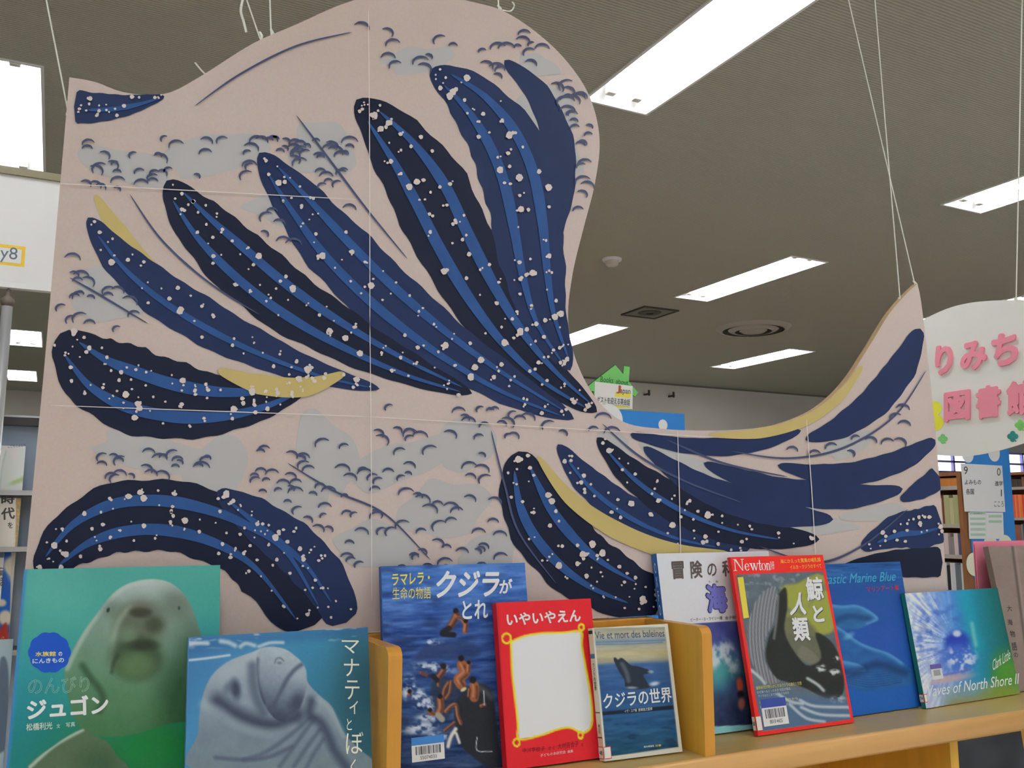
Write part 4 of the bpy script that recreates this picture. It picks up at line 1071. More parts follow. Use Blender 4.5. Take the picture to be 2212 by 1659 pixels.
bk, sp, dm = book('marine_art_book', 'large deep blue art book with blue whales, standing right of the red-framed magazine', (1.1790, 1.1735, 0.243, 0.2560, 7.0, 1.2), 0.012,
     [(1746, 1224), (1953, 1217.3), (1999, 1529), (1790, 1561)], C6, art_marine,
     [('Fantastic Marine Blue', (62, 306), (706, 274), (56, 232), (64, 158, 186), dict(bold=-0.004, shear=0.35)),
      ('マリンアート集', (486, 362), (728, 346), (482, 318), (176, 52, 66), {})], spine_rgb=(30, 70, 130), hard=True)

# --- surf photo book
def art_waves(x, y):
    c = ramp(x - 0.15 * (y - 300), [(720, (196, 206, 228)), (900, (150, 172, 218)), (1060, (72, 130, 196)), (1200, (26, 128, 160)), (1330, (18, 108, 116)), (1480, (12, 84, 78)), (1640, (16, 74, 56))])
    left = sstep(1150, 820, x - 0.1 * (y - 300))
    c = c + (fbm(x, y, 28, 44, 4, 4) * 46 * left)[:, None]
    ang, rad = np.arctan2(y - 740, x - 1130), np.hypot(x - 1130, y - 740)
    st = fbm(ang * 400, rad, 16, 150, 7, 4)
    c = mix(c, (236, 240, 248), sstep(0.05, 0.4, st) * left * 0.75); c = mix(c, (92, 122, 196), sstep(-0.1, -0.45, st) * left * sstep(700, 900, x) * 0.7)
    c = mix(c, (52, 90, 176), sstep(0.0, 0.5, fbm(x, y, 60, 50, 9)) * ell(x, y, 960, 640, 190, 220, 20, 0.8) * 0.8)
    c = mix(c, (16, 146, 160), stro(x, y, [(1180, 380), (1220, 560), (1280, 760)], 24, 60) * 0.5); c = mix(c, (150, 200, 190), stro(x, y, [(1240, 590), (1255, 680), (1270, 750)], 10, 18) * 0.6)
    c = mix(c, (30, 54, 158), ell(x, y, 1130, 740, 92, 96, 30, 0.35))
    cl = ell(x, y, 1130, 850, 130, 110, -10, 0.4); c = mix(c, (60, 100, 186), cl * 0.9)
    c = mix(c, (206, 214, 226), np.clip(ell(x, y, 1128, 664, 30, 24, 0, 0.5) + sstep(0.0, 0.4, fbm(x, y, 44, 40, 2)) * ell(x, y, 1160, 850, 110, 100, 0, 0.4), 0, 1) * 0.9)
    yy = y + (x - 900) * 0.14
    c = mix(c, (196, 160, 160), ell(x, y, 1080, 1000, 160, 26, -9, 0.7) * 0.8)
    c = mix(c, (90, 80, 160), stro(x, y, [(1020, 975), (1130, 955), (1230, 935)], 6, 8) * 0.7)
    low = sstep(1040, 1130, yy)
    c = mix(c, (120, 148, 148), low * sstep(930, 1100, x) * 0.75)
    c = mix(c, (138, 134, 84), sstep(1140, 1220, yy) * sstep(980, 1120, x) * 0.9)
    c = mix(c, (72, 132, 40), ell(x, y, 1500, 960, 120, 150, 0, 0.7) * sstep(1320, 1420, x) * 0.95); c = mix(c, (118, 134, 44), ell(x, y, 1480, 1110, 150, 60, 0, 0.7) * 0.8)
    c = mix(c, (196, 204, 226), sstep(1050, 1150, yy) * sstep(1080, 900, x) * 0.7)
    return jitter(c, x, y, 4)
bk, sp, dm = book('surf_photo_book', 'white and turquoise surf photo book with looping white script, furthest right of the standing covers', (1.4094, 1.1625, 0.2784, 0.1999, 8.6, 2.6), 0.009,
     [(1952, 1284.5), (2153, 1272.5), (2202, 1500.8), (2000, 1533.3)], C6, art_waves,
     [('Waves of North Shore II', (884, 1142), (1602, 1036), (872, 1058), (222, 226, 224), dict(bold=-0.008, shear=0.4)),
      ('Clark Little', (1398, 940), (1530, 850), (1388, 866), (214, 224, 214), dict(bold=-0.012, shear=0.5))], spine_rgb=(34, 116, 112))
m = MB(); w_, h_, t_ = dm
for x0, x1, z0, z1, d, rgb in ((0.031, 0.062, 0.064, 0.072, 0.0005, (92, 84, 150)), (0.031, 0.062, 0.046, 0.064, 0.0005, (206, 206, 212)), (0.037, 0.056, 0.052, 0.062, 0.0007, (150, 152, 150))):
    m.add([(x0, -d, z0), (x1, -d, z0), (x1, -d, z1), (x0, -d, z1)], [(0, 1, 2, 3)], ink(rgb))
m.build('barcode_sticker', bk)
call_label(sp, dm, 0.88, 0.95, '74', 0.35)
def shown(p):
    """pixel of a world point, the inverse of seen()"""
    q = np.array(p, float) - np.array([0, 0, CAM_Z]); w = q @ _F
    return (1106 + FPX * (q @ _Rt) / w, 829.5 - FPX * (q @ _U) / w)

def pose_quad(pose):
    X, Y, w, h, lean, yaw = pose
    d = np.array([math.cos(R(yaw)), math.sin(R(yaw)), 0]); n = np.array([-math.sin(R(yaw)), math.cos(R(yaw)), 0])
    u = np.array([0, 0, math.cos(R(lean))]) + n * math.sin(R(lean)); o = np.array([X, Y, SHELF])
    return [shown(o + u * h), shown(o + u * h + d * w), shown(o + d * w), shown(o)]

# taupe book, pink folder and pale fin-covered book at the two ends of the shelf
def art_taupe(x, y):
    c = np.tile(np.array([128., 112., 104.]), (len(x), 1)) + (fbm(x, y, 60, 60, 3) * 5)[:, None]
    c = mix(c, (84, 74, 70), stro(x, y, [(1548, 10), (1596, 380), (1690, 1090)], 8, 8)); c = mix(c, (146, 130, 122), stro(x, y, [(1570, 10), (1618, 380), (1712, 1090)], 5, 8) * 0.6)
    return jitter(c, x, y, 3)
ps = (1.702, 1.1880, 0.215, 0.2800, 8.6, 0.0)
book('taupe_book', 'taupe brown hardcover at the right edge of the picture behind the surf photo book', ps, 0.012, pose_quad(ps), C6, art_taupe,
     [('大', (1510, 496), (1548, 494), (1502, 452), (58, 52, 50), {}), ('海', (1516, 600), (1552, 598), (1508, 556), (58, 52, 50), {}), ('物', (1536, 690), (1572, 688), (1526, 640), (58, 52, 50), {}),
      ('語', (1548, 790), (1586, 788), (1538, 726), (58, 52, 50), {}), ('の', (1562, 840), (1592, 838), (1556, 806), (58, 52, 50), {})], spine_rgb=(112, 98, 92), hard=True, group=None)
pk = thing('pink_folder', 'plain pink paper folder standing upright behind the taupe book', 'folder', (1.706, 1.262, SHELF))
M_pink = mat('pink card', (228, 128, 150), 0.7, 0.15)
m = MB(); m.box(0, 0.22, 0, 0.0015, 0, 0.283, M_pink); m.build('front_sheet', pk)
m = MB(); m.box(0, 0.22, 0.004, 0.0055, 0, 0.288, M_pink); m.build('back_sheet', pk)
m = MB(); m.box(0.212, 0.22, 0.0015, 0.004, 0, 0.283, M_pink); m.build('fold', pk)

def art_fin(x, y):
    c = np.tile(np.array([160., 178., 180.]), (len(x), 1)) + (y * 0.004)[:, None]
    c = mix(c, (92, 104, 118), pol(x, y, [(-60, 1500), (-10, 900), (20, 800), (50, 830), (66, 940), (70, 1200), (60, 1500)], 12))
    return c
ps = (-0.180, 1.175, 0.150, 0.2020, 7.0, 0.0)
book('fin_book', 'pale grey book with a dark fin shape left of the dugong cover', ps, 0.010, pose_quad(ps), C1, art_fin, [], spine_rgb=(170, 186, 186), group='books displayed face out')

# what stands in the bookcase below
def art_dark(x, y):
    c = ramp(fbm(x, y, 300, 500, 3), [(-1, (40, 42, 48)), (0, (70, 76, 82)), (1, (112, 116, 118))])
    return mix(c, (24, 24, 28), ell(x, y, 0, 0, 1, 1))
a = seen(1, 1.16, 2030, 1648)
hz = 0.79
def lower_book(name, label, x0, y0, w, h, lean, art, spine):
    ps = (x0, y0, w, h, lean, 0.0)
    global SHELF
    keep = SHELF; SHELF = hz
    r = book(name, label, ps, 0.008, pose_quad(ps), C6, art, [], spine_rgb=spine, group='books in the low bookcase', dens=4)
    SHELF = keep
    return r
lower_book('photo_book', 'dark grey photo book standing in the low bookcase under the shelf edge, far right', 1.455, 1.150, 0.235, 0.316, 6.0, art_dark, (60, 62, 66))
lower_book('white_booklet', 'thin white booklet just under the shelf edge, left of the dark grey photo book', 1.412, 1.180, 0.120, 0.322, 5.0, lambda x, y: np.tile(np.array([176., 176., 190.]), (len(x), 1)), (190, 190, 196))

# ------------------------------------------------------------------ white hanging library sign, side on to the aisle
SX = 2.5
M_sign = mat('white sign board', (222, 221, 216), 0.55, 0.25, noise=0.015, nscale=8)
def sp2(px, py):
    p = seen(0, SX, px, py); return (p[1], p[2])
st = thing('hanging_sign', 'white rounded hanging sign with pink letters behind the right end of the wave board', 'sign', (SX, 1.66, 2.14))
def loc_sign(q, d):
    return (-d, q[0] - 1.66, q[1] - 2.14)
top = spline([sp2(*p) for p in ((1960, 712), (1995, 690), (2045, 667), (2090, 655), (2135, 650), (2180, 648), (2212, 648), (2290, 656), (2380, 678))], 5)
bot = spline([sp2(*p) for p in ((2380, 905), (2290, 930), (2212, 957), (2150, 975), (2090, 985), (2027, 983), (1985, 978))], 5)
ol = [tuple(q) for q in top + bot]
m = MB(); m.prism(ol[::-1], loc_sign, 0.0, -0.006, M_sign); m.build('sign_board', st)
C7 = (1960, 600, 0.422)
LP = mat('pink foam letter', (236, 138, 156), 0.6, 0.2)
def foam_letter(ch, x0, x1, y0, y1, dy):
    v, f, size = glyphs(ch, 0.05)
    p0 = np.array(sp2(C7[0] + C7[2] * x0, C7[1] + C7[2] * y1)); p1 = np.array(sp2(C7[0] + C7[2] * x1, C7[1] + C7[2] * (y1 - dy))); p2 = np.array(sp2(C7[0] + C7[2] * x0, C7[1] + C7[2] * y0))
    k = MB()
    for i, w in enumerate(bold_copies(v, size, 0.045)):
        P = p0 + w[:, :1] * (p1 - p0) + w[:, 1:2] * (p2 - p0)
        k.add([loc_sign(q, 0.0032 + 0.00003 * i + 0.0028 * z / 0.05) for q, z in zip(P, v[:, 2])], f, LP)
    k.build('letter', st)
for a_ in (('り', 148, 236, 352, 505, 16), ('み', 276, 412, 338, 486, 24), ('ち', 436, 570, 296, 462, 24), ('図', 192, 326, 590, 742, 16), ('書', 356, 482, 562, 728, 18), ('館', 512, 650, 536, 712, 18)):
    foam_letter(*a_)
def clover(cx, cy, r, rgb, name='clover'):
    k = MB()
    for i, (dx, dy) in enumerate(((0, -.55), (.55, 0), (0, .55), (-.55, 0))):
        q = [sp2(C7[0] + C7[2] * (cx + r * dx + 0.52 * r * math.cos(t)), C7[1] + C7[2] * (cy + r * dy + 0.52 * r * math.sin(t))) for t in [2 * math.pi * j / 12 for j in range(12)]]
        k.add([loc_sign(p, 0.0006 + 0.00005 * i) for p in q], [list(range(12))], ink(rgb))
    q = [sp2(C7[0] + C7[2] * (cx + a), C7[1] + C7[2] * (cy + b)) for a, b in ((0, 0), (r * 0.75, r * 0.95), (r * 0.55, r * 1.05))]
    k.add([loc_sign(p, 0.0009) for p in q], [[0, 1, 2]], ink(rgb))
    k.build(name, st)
clover(182, 825, 24, (112, 184, 112)); clover(578, 755, 27, (112, 182, 96)); clover(540, 812, 27, (44, 124, 120))
k = MB()
for i, (cx, cy, r) in enumerate(((142, 668, 34), (146, 740, 40))):
    q = [sp2(C7[0] + C7[2] * (cx + r * math.cos(t)), C7[1] + C7[2] * (cy + 1.05 * r * math.sin(t))) for t in [2 * math.pi * j / 20 for j in range(20)]]
    k.add([loc_sign(p, 0.0006 + 0.0001 * i) for p in q], [list(range(20))], ink((226, 222, 70)))
k.build('yellow_flower', st)
p = seen(0, SX + 0.003, 2195, 652); q = seen(0, SX + 0.003, 2203, 260); kk = (CEIL - p[2]) / (q[2] - p[2]); q = p + (q - p) * kk
m = MB(); m.tube([tuple(p), tuple(q)], 0.0018, M_string, 6); m.tube([tuple(p + np.array([0, 0, -0.012])), tuple(p + np.array([0, 0, 0.012]))], 0.005, M_string, 8)
tag(m.build('hanging_string'), 'white string that carries the white hanging sign at the right edge', 'string')

# ------------------------------------------------------------------ white aisle sign on a grey pole (left)
AY = 2.95
t = thing('aisle_sign', 'large white aisle sign on a grey pole at the left edge under the ceiling light', 'sign', (-0.156, AY, 0))
tr = seen(1, AY, 118, 392); br = seen(1, AY, 95, 626)
m = MB(); m.box(-0.60, 0.20, 0, 0.02, br[2] + 0.006, tr[2], mat('white sign panel', (222, 222, 222), 0.5, 0.3)); m.build('sign_panel', t)
m = MB(); m.box(-0.60, 0.20, -0.01, 0.03, tr[2], tr[2] + 0.022, mat('olive rail', (128, 122, 100), 0.6, 0.3)); m.build('top_rail', t)
m = MB(); m.box(-0.60, 0.20, -0.004, 0.024, br[2] - 0.004, br[2] + 0.006, M_white); m.build('bottom_rail', t)
a0 = seen(1, AY, -90, 508); a1 = seen(1, AY, 64, 612); b0 = seen(1, AY, -85, 517); b1 = seen(1, AY, 52, 577)
lx = lambda p: p[0] + 0.156
m = MB()
def patch(p, q, d, rgb):
    m.add([(lx(p), -d, q[2]), (lx(q), -d, q[2]), (lx(q), -d, p[2]), (lx(p), -d, p[2])], [(0, 1, 2, 3)], ink(rgb))
patch(a0, a1, 0.0008, (230, 230, 230)); patch(b0, b1, 0.0012, (240, 184, 66)); patch(seen(1, AY, -80, 525), seen(1, AY, 45, 570), 0.0016, (228, 230, 232))
y0, y1 = seen(1, AY, -1, 566), seen(1, AY, 39, 536)
letter(m, lambda p, d: (p[0], -d, p[1]), 'y8', (lx(y0), y0[2]), (lx(y1), y0[2]), (lx(y0), y1[2]), ink((92, 108, 122)), bold=-0.012, depth=0.002)
m.build('name_card', t)
M_alu = mat('grey aluminium pole', (176, 178, 180), 0.35, 0.5, metal=0.5)
m = MB(); m.tube([(0, 0.01, 0.02), (0, 0.01, br[2] - 0.058)], 0.0145, M_alu, 16); m.build('pole', t, smooth=True)
m = MB(); m.lathe([(0.001, 0.058), (0.006, 0.05), (0.007, 0.034), (0.016, 0.026), (0.019, 0.016), (0.016, 0.006), (0.009, 0.0), (0.001, 0)], (0, 0.01, br[2] - 0.060), mat('brown knob', (96, 88, 80), 0.5), 20); m.build('ball_joint', t, smooth=True)
m = MB(); m.lathe([(0.001, 0.02), (0.19, 0.015), (0.2, 0.0)], (0, 0.01, 0), M_alu, 32); m.build('base', t)

# ------------------------------------------------------------------ display rack at the far left with face-out covers
RY = 3.25
r_ = thing('display_rack', 'dark-railed display rack at the left edge holding face-out covers', 'rack', (-0.45, RY, 0))
zt = seen(1, RY, 40, 902)[2]; zb = seen(1, RY, 40, 919)[2]
M_rail = mat('dark steel rail', (58, 56, 58), 0.4, 0.4); M_pan = mat('blue grey rack panel', (142, 158, 178), 0.4, 0.4)
m = MB(); m.box(-0.45, 0.52, -0.01, 0.05, zb, zt, M_rail); m.build('top_rail', r_)
m = MB(); m.box(-0.45, 0.52, -0.012, 0.052, zt, zt + 0.006, M_alu); m.build('rail_cap', r_)
m = MB(); m.box(-0.43, 0.50, 0.03, 0.04, 0.1, zb, M_pan); m.build('back_panel', r_)
for x in (-0.45, 0.50):
    m = MB(); m.box(x, x + 0.02, 0.0, 0.05, 0, zb, M_rail); m.build('upright', r_)
lv = [seen(1, RY - 0.05, 30, y)[2] for y in (1062, 1182, 1402)]
for z in lv:
    m = MB(); m.box(-0.43, 0.50, -0.10, 0.03, z - 0.012, z, M_rail); m.box(-0.43, 0.50, -0.104, -0.10, z - 0.012, z + 0.003, M_alu); m.build('ledge', r_)
def cover(name, label, px0, px1, py_top, lev, art, texts=(), t=0.012):
    p0 = seen(1, RY - 0.06, px0, py_top); p1 = seen(1, RY - 0.06, px1, py_top)
    ps = (p0[0], RY - 0.092, p1[0] - p0[0], p0[2] - lev, 4.0, 0.0)
    global SHELF
    keep = SHELF; SHELF = lev
    book(name, label, ps, t, pose_quad(ps), (0, 880, 0.3254), art, texts, spine_rgb=(216, 216, 214), group='covers on the left display rack', dens=2)
    SHELF = keep
def art_gloss(x, y):
    c = np.tile(np.array([214., 226., 222.]), (len(x), 1))
    c = mix(c, (240, 246, 246), sstep(0, 0.5, fbm(x, y, 60, 90, 4))); c = mix(c, (150, 176, 110), ell(x, y, 120, 490, 60, 16, -20, 0.8) * 0.8); c = mix(c, (176, 186, 196), stro(x, y, [(40, 290), (10, 420), (0, 540)], 4, 8) * 0.7)
    return c
cover('shiny_booklet', 'shiny pale booklet directly under the dark rail at the left edge', -60, 56, 962, lv[0], art_gloss, [('こどもとよむ本', (52, 272), (172, 262), (52, 250), (110, 112, 116), {})])
def art_jidai(x, y):
    c = np.tile(np.array([220., 216., 208.]), (len(x), 1))
    s = sstep(104, 110, x - (y - 600) * -0.02)
    pat = ramp(fbm(x, y, 16, 16, 5), [(-1, (206, 186, 120)), (-.1, (150, 140, 110)), (.2, (186, 150, 90)), (1, (210, 206, 190))])
    return c * (1 - s[:, None]) + pat * s[:, None]
DK = (84, 82, 80)
cover('white_cover_book', 'white book with bold dark vertical lettering on the middle ledge of the left rack', -70, 46, 1076, lv[1], art_jidai,
      [('時', (8, 650), (98, 640), (8, 582), DK, dict(bold=0.03)), ('代', (8, 752), (100, 742), (6, 672), DK, dict(bold=0.03)), ('を', (52, 806), (86, 804), (50, 766), DK, dict(bold=0.02))])
def art_sky(x, y):
    c = np.tile(np.array([34., 84., 164.]), (len(x), 1))
    c = mix(c, (196, 190, 176), np.clip(ell(x, y, 80, 1050, 60, 50, 0, 0.5) + ell(x, y, 100, 1080, 50, 80, 0, 0.5) + ell(x, y, 36, 1400, 44, 50, 0, 0.3) + ell(x, y, 10, 1300, 30, 24, 0, 0.4), 0, 1))
    c = mix(c, (150, 52, 44), pol(x, y, [(-40, 1700), (-10, 1500), (40, 1430), (56, 1500), (70, 1700)], 8)); c = mix(c, (206, 170, 90), sstep(0.3, 0.5, fbm(x, y, 10, 10, 2)) * sstep(1500, 1520, y) * 0.6)
    c = mix(c, (184, 178, 168), sstep(66, 74, x + (y - 1200) * 0.02))
    return c
cover('cloud_cover_book', 'blue book with cream clouds on the lowest ledge of the left rack', 10, 34, 1193, lv[2], art_sky)
cover('narrow_white_book', 'white book beside the blue cloud cover on the lowest ledge of the left rack', -70, 9, 1206, lv[2], lambda x, y: np.tile(np.array([214., 214., 212.]), (len(x), 1)),
      [('童', (-14, 1120), (26, 1118), (-14, 1064), DK, {}), ('話', (-14, 1190), (26, 1188), (-14, 1130), DK, {})])

# ------------------------------------------------------------------ tall bookcases with blue end panels
M_blue = mat('blue paper panel', (48, 122, 194), 0.6, 0.25)
W_dark = wood('brown bookcase wood', (128, 84, 52), 0.45, 2, 0.15, 0.3)
W_shelf = mat('grey shelf metal', (158, 150, 142), 0.5, 0.3)
EY = 4.0
def tall_case(label, x0, zt, shelves, near_y=EY, length=3.0):
    t = thing('tall_bookcase', label, 'bookcase', (x0, near_y, 0))
    m = MB(); m.box(0, 0.50, 0, 0.03, 0, zt, W_dark); m.build('end_panel', t)
    m = MB(); m.box(0, 0.50, length - 0.03, length, 0, zt, W_dark); m.build('end_panel', t)
    m = MB(); m.box(0.24, 0.26, 0.03, length - 0.03, 0, zt, W_dark); m.build('back_panel', t)
    m = MB(); m.box(0, 0.50, 0.03, length - 0.03, zt - 0.025, zt, W_dark); m.build('top_panel', t)
    for z in shelves:
        m = MB(); m.box(0.0, 0.50, 0.03, length - 0.03, z - 0.025, z, W_shelf); m.build('shelf', t)
    return t
XB, XC = 5.31, 8.05
zB = seen(0, XB, 2052, 1020)[2]; shB = [seen(0, XB, 2052, y)[2] for y in (1050, 1132, 1198, 1275)]
zC = seen(0, XC, 2190, 1020)[2]; shC = [seen(0, XC, 2190, y)[2] for y in (1052, 1118, 1168, 1225)]
pA = seen(1, EY - 0.004, 1335, 886); zA = pA[2]
cA = tall_case('tall bookcase with a blue end panel under the green house sign', 2.57, zA, (0.4, 0.8, 1.2, 1.6))
cB = tall_case('brown tall bookcase behind the white paper chart at the right edge', XB, zB, shB)
cC = tall_case('tall bookcase with red books at the far right edge, beyond the paper chart', XC, zC, shC, 4.6)
def disc(mb, c, r, rgb, d, yy, flat=1.0):
    q = [(c[0] + r * math.cos(t), c[2] + flat * r * math.sin(t)) for t in [2 * math.pi * j / 28 for j in range(28)]]
    mb.add([(p[0], yy - d, p[1]) for p in q], [list(range(28))], ink(rgb))
PY = EY - 0.006
def end_sheet(label, x0, x1, z0, z1, discs):
    m = MB(); m.box(x0, x1, PY, EY - 0.0005, z0, z1, M_blue)
    for c, r, rgb in discs: disc(m, c, r, rgb, 0.0006, PY)
    return tag(m.build('end_panel_sheet'), label, 'panel')
g = lambda x, y: seen(1, PY, x, y)
end_sheet('blue paper sheet with a white disc on the bookcase end below the green house sign', 2.565, 3.075, 0.2, zA + 0.002, [(g(1316, 907), 0.085, (226, 228, 226)), (g(1432, 918), 0.03, (226, 228, 226))])
zs = g(2120, 945)[2]
end_sheet('tall blue paper sheet with cream discs behind the white paper chart', 5.365, 5.815, g(2095, 1250)[2], zs, [(g(2104, 1219), 0.075, (226, 226, 200)), (g(2140, 1178), 0.07, (216, 212, 190)), (g(2172, 1180), 0.075, (222, 222, 200)), (g(2147, 978), 0.06, (222, 228, 222)), (g(2090, 980), 0.06, (222, 228, 222))])
# paper chart and green list
def sheet(name, label, px, texts, blocks=()):
    m = MB(); q = [g(*p) for p in px]; yy = PY - 0.0025
    m.prism([(p[0], p[2]) for p in q], lambda p, d: (p[0], yy + d, p[1]), 0, 0.0012, mat('white paper', (222, 224, 226), 0.6, 0.2))
    cr = (2000, 960, 0.205)
    P = lambda a: (lambda w: (w[0], w[2]))(g(cr[0] + cr[2] * a[0], cr[1] + cr[2] * a[1]))
    to3 = lambda p, d: (p[0], yy - d, p[1])
    for x0, x1, y0, y1, rgb in blocks:
        a = [P((x0, y1)), P((x1, y1)), P((x1, y0)), P((x0, y0))]
        m.add([to3(p, 0.0006) for p in a], [(0, 1, 2, 3)], ink(rgb))
    for body, x0, x1, y0, y1, b in texts:
        letter(m, to3, body, P((x0, y1)), P((x1, y1)), P((x0, y0)), ink((70, 72, 76)), bold=b, depth=0.001)
    return tag(m.build(name), label, 'paper')
sheet('paper_chart', 'white paper chart with large digits and small headings on the blue bookcase end', ((2074.5, 1001), (2164, 1006), (2171, 1106), (2083, 1105)),
      [('9', 395, 436, 232, 315, 0.0), ('0', 745, 782, 250, 330, 0.0), ('よみもの', 405, 578, 372, 424, 0.01), ('各国', 418, 502, 466, 528, 0.01), ('進学', 722, 806, 384, 438, 0.01), ('1', 786, 796, 476, 548, 0), ('こころ', 714, 816, 600, 656, 0.0)])
gb = (168, 196, 174)
sheet('shelf_list', 'pale sheet with green striped list hanging just under the white paper chart', ((2091, 1107), (2166, 1107), (2168, 1164), (2093, 1164)), [('ものがたり', 500, 590, 716, 736, 0.0)],
      [(458, 622, 712, 738, gb), (460, 622, 770, 796, gb), (462, 622, 824, 852, gb), (464, 622, 880, 908, gb), (466, 622, 938, 964, gb), (656, 796, 744, 770, gb), (658, 796, 800, 826, gb), (630, 633, 700, 990, (190, 200, 205))])

# green house-shaped sign
HY = EY + 0.02
hp = lambda x, y: (lambda w: (w[0], w[2]))(seen(1, HY, 1240 + 0.1085 * x, 770 + 0.1085 * y))
hs = thing('house_sign', 'green house-shaped sign with a chimney standing above the blue panel', 'sign', (2.6, HY, zA))
l3 = lambda p, d: (p[0] - 2.6, -d, p[1] - zA)
GRN = mat('leaf green card', (112, 186, 104), 0.6, 0.2); GRD = mat('dark green edge', (48, 92, 52), 0.6, 0.2)
hol = [(280, 590), (820, 170), (980, 352), (995, 190), (1110, 208), (1092, 500), (1276, 720), (1216, 800), (1165, 768), (1168, 1060), (392, 1060), (392, 690), (345, 690)]
m = MB(); m.prism([hp(*p) for p in hol], l3, 0.0, -0.008, GRN, GRD); m.build('house_board', hs)
cx, cy = 760, 600
m = MB(); m.prism([hp(cx + (x - cx) * 1.035 + 4, cy + (y - cy) * 1.035 - 2) for x, y in hol[:9]] + [hp(1180, 1060), hp(380, 1060), hp(380, 700), hp(340, 702)], l3, -0.0085, -0.012, GRD); m.build('backing_outline', hs)
m = MB()
m.add([l3(hp(*p), 0.0010) for p in ((410, 1050), (1162, 1050), (1165, 590), (412, 500))], [(0, 1, 2, 3)], ink((222, 222, 216)))
m.add([l3(hp(*p), 0.0016) for p in ((812, 800), (1118, 828), (1128, 730), (820, 716))], [(0, 1, 2, 3)], ink((222, 210, 88)))
m.add([l3(hp(*p), 0.0016) for p in ((800, 1018), (1110, 1026), (1110, 996), (800, 972))], [(0, 1, 2, 3)], ink((222, 210, 88)))
m.add([l3(hp(*p), 0.0020) for p in ((560, 946), (1100, 1002), (1100, 996), (560, 940))], [(0, 1, 2, 3)], ink((120, 110, 96)))
for body, a, b, c, rgb, bo_ in (('Books', (516, 506), (772, 532), (528, 396), (34, 88, 50), 0.0), ('about', (824, 540), (1074, 570), (834, 446), (34, 88, 50), 0.0), ('J', (836, 736), (926, 742), (842, 572), (178, 82, 62), 0.04),
                                ('apan', (912, 768), (1116, 784), (914, 656), (66, 70, 50), 0.0), ('ゲストを迎える英会話', (452, 920), (1106, 982), (458, 790), (70, 72, 74), 0.01)):
    letter(m, l3, body, hp(*a), hp(*b), hp(*c), ink(rgb), bold=bo_, depth=0.0026)
m.build('paper_front', hs)

# books standing on the two bookcases on the right: one of each kind built, then copied
def spine_book(name, label, w, h, d, rgb, group):
    """spine faces -X; origin at the spine's foot"""
    t = thing(name, label, 'book', (0, 0, 0), (0, 0, 0), group)
    c = ink(rgb)
    m = MB(); m.box(0, 0.002, 0, w, 0, h, c); m.build('spine', t)
    m = MB(); m.box(0.002, d, 0, 0.0015, 0, h, c); m.box(0.002, d, w - 0.0015, w, 0, h, c); m.build('cover', t)
    m = MB(); m.box(0.002, d - 0.003, 0.0015, w - 0.0015, 0.002, h - 0.003, M_page); m.build('page_block', t)
    return t
def dup(root, loc, label):
    r = root.copy(); COL.objects.link(r); r.location = loc; r['label'] = label
    for ch in root.children:
        c = ch.copy(); COL.objects.link(c); c.parent = r
    return r
def shelf_row(x, y0, y1, z, kinds, group, label, seed):
    rr = random.Random(seed); y = y0; protos = {}; k = 0
    while True:
        key = kinds[k % len(kinds)] if seed % 2 else rr.choice(kinds)
        name, w, h, d, rgb, word = key
        if y + w > y1: break
        lab = f'{word} {label}'
        if key not in protos:
            protos[key] = spine_book(name, lab, w, h, d, rgb, group); protos[key].location = (x + 0.012, y, z + 0.0004)
        else:
            dup(protos[key], (x + 0.012, y, z + 0.0004), lab)
        y += w + 0.001; k += 1
hB = lambda i: [zB - 0.025, shB[0] - 0.025, shB[1] - 0.025, shB[2] - 0.025][i] - shB[i]
def K(name, w, h, d, rgb, word): return (name, w, h, d, rgb, word)
q = hB(0) * 0.9
shelf_row(XB, 4.035, 4.42, shB[0], [K('file_box', 0.05, q * 0.9, 0.2, (176, 112, 56), 'tan thick book'), K('shelved_book', 0.03, q * 0.8, 0.18, (122, 52, 36), 'dark red book'), K('shelved_book', 0.025, q, 0.18, (200, 190, 172), 'cream book')], 'books on the top shelf of the brown bookcase', 'on the top shelf beside the paper chart', 2)
q = hB(1) * 0.85
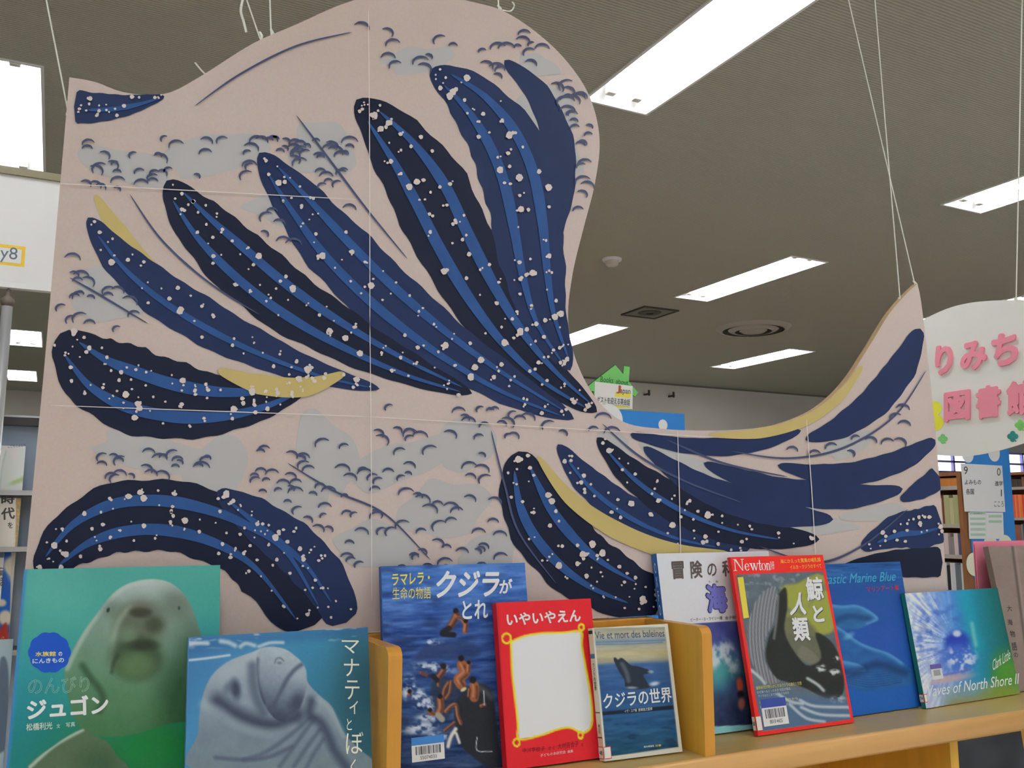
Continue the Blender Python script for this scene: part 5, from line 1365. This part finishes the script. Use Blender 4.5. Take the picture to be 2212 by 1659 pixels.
shelf_row(XB, 4.035, 4.42, shB[1], [K('shelved_book', 0.04, q, 0.2, (158, 158, 118), 'olive grey book'), K('shelved_book', 0.03, q * 0.9, 0.2, (172, 168, 130), 'beige green book'), K('shelved_book', 0.014, q, 0.19, (110, 52, 46), 'thin maroon book')], 'books on the second shelf of the brown bookcase', 'on the second shelf beside the paper chart', 4)
q = hB(2) * 0.8
shelf_row(XB, 4.035, 4.42, shB[2], [K('shelved_book', 0.03, q, 0.18, (196, 176, 176), 'pale pink book'), K('shelved_book', 0.02, q * 0.85, 0.18, (128, 120, 120), 'grey book'), K('shelved_book', 0.024, q * 0.95, 0.18, (80, 82, 110), 'slate blue book')], 'books on the third shelf of the brown bookcase', 'on the third shelf beside the blue sheet', 6)
q = hB(3) * 0.86
shelf_row(XB, 4.035, 4.42, shB[3], [K('shelved_book', 0.018, q, 0.18, (196, 198, 198), 'white spined book'), K('shelved_book', 0.02, q * 0.95, 0.18, (96, 104, 112), 'steel grey book'), K('shelved_book', 0.024, q * 0.9, 0.18, (44, 42, 46), 'black book')], 'books on the lowest seen shelf of the brown bookcase', 'on the lowest shelf in view left of the blue sheet', 8)
hC = lambda i: [zC - 0.025, shC[0] - 0.025, shC[1] - 0.025, shC[2] - 0.025][i] - shC[i]
q = hC(0) * 0.8
shelf_row(XC, 5.20, 5.75, shC[0], [K('shelved_book', 0.05, q, 0.18, (116, 84, 60), 'brown book'), K('shelved_book', 0.04, q * 0.8, 0.18, (70, 58, 52), 'dark brown book')], 'books on the top shelf of the far right bookcase', 'on the top shelf at the far right edge', 10)
q = hC(1) * 0.82
shelf_row(XC, 5.20, 5.75, shC[1], [K('shelved_book', 0.016, q, 0.18, (206, 84, 66), 'red-orange thin book'), K('shelved_book', 0.016, q * 0.98, 0.18, (190, 60, 54), 'red thin book'), K('shelved_book', 0.018, q, 0.18, (214, 120, 66), 'orange thin book')], 'red and orange books on the far right bookcase', 'in the red row at the far right edge', 12)
q = hC(2) * 0.85
shelf_row(XC, 5.20, 5.75, shC[2], [K('shelved_book', 0.022, q, 0.18, (62, 58, 60), 'charcoal book'), K('shelved_book', 0.02, q * 0.9, 0.18, (132, 82, 66), 'rust book'), K('shelved_book', 0.02, q * 0.95, 0.18, (110, 112, 116), 'grey book')], 'dark books under the red row', 'under the red row at the far right edge', 14)
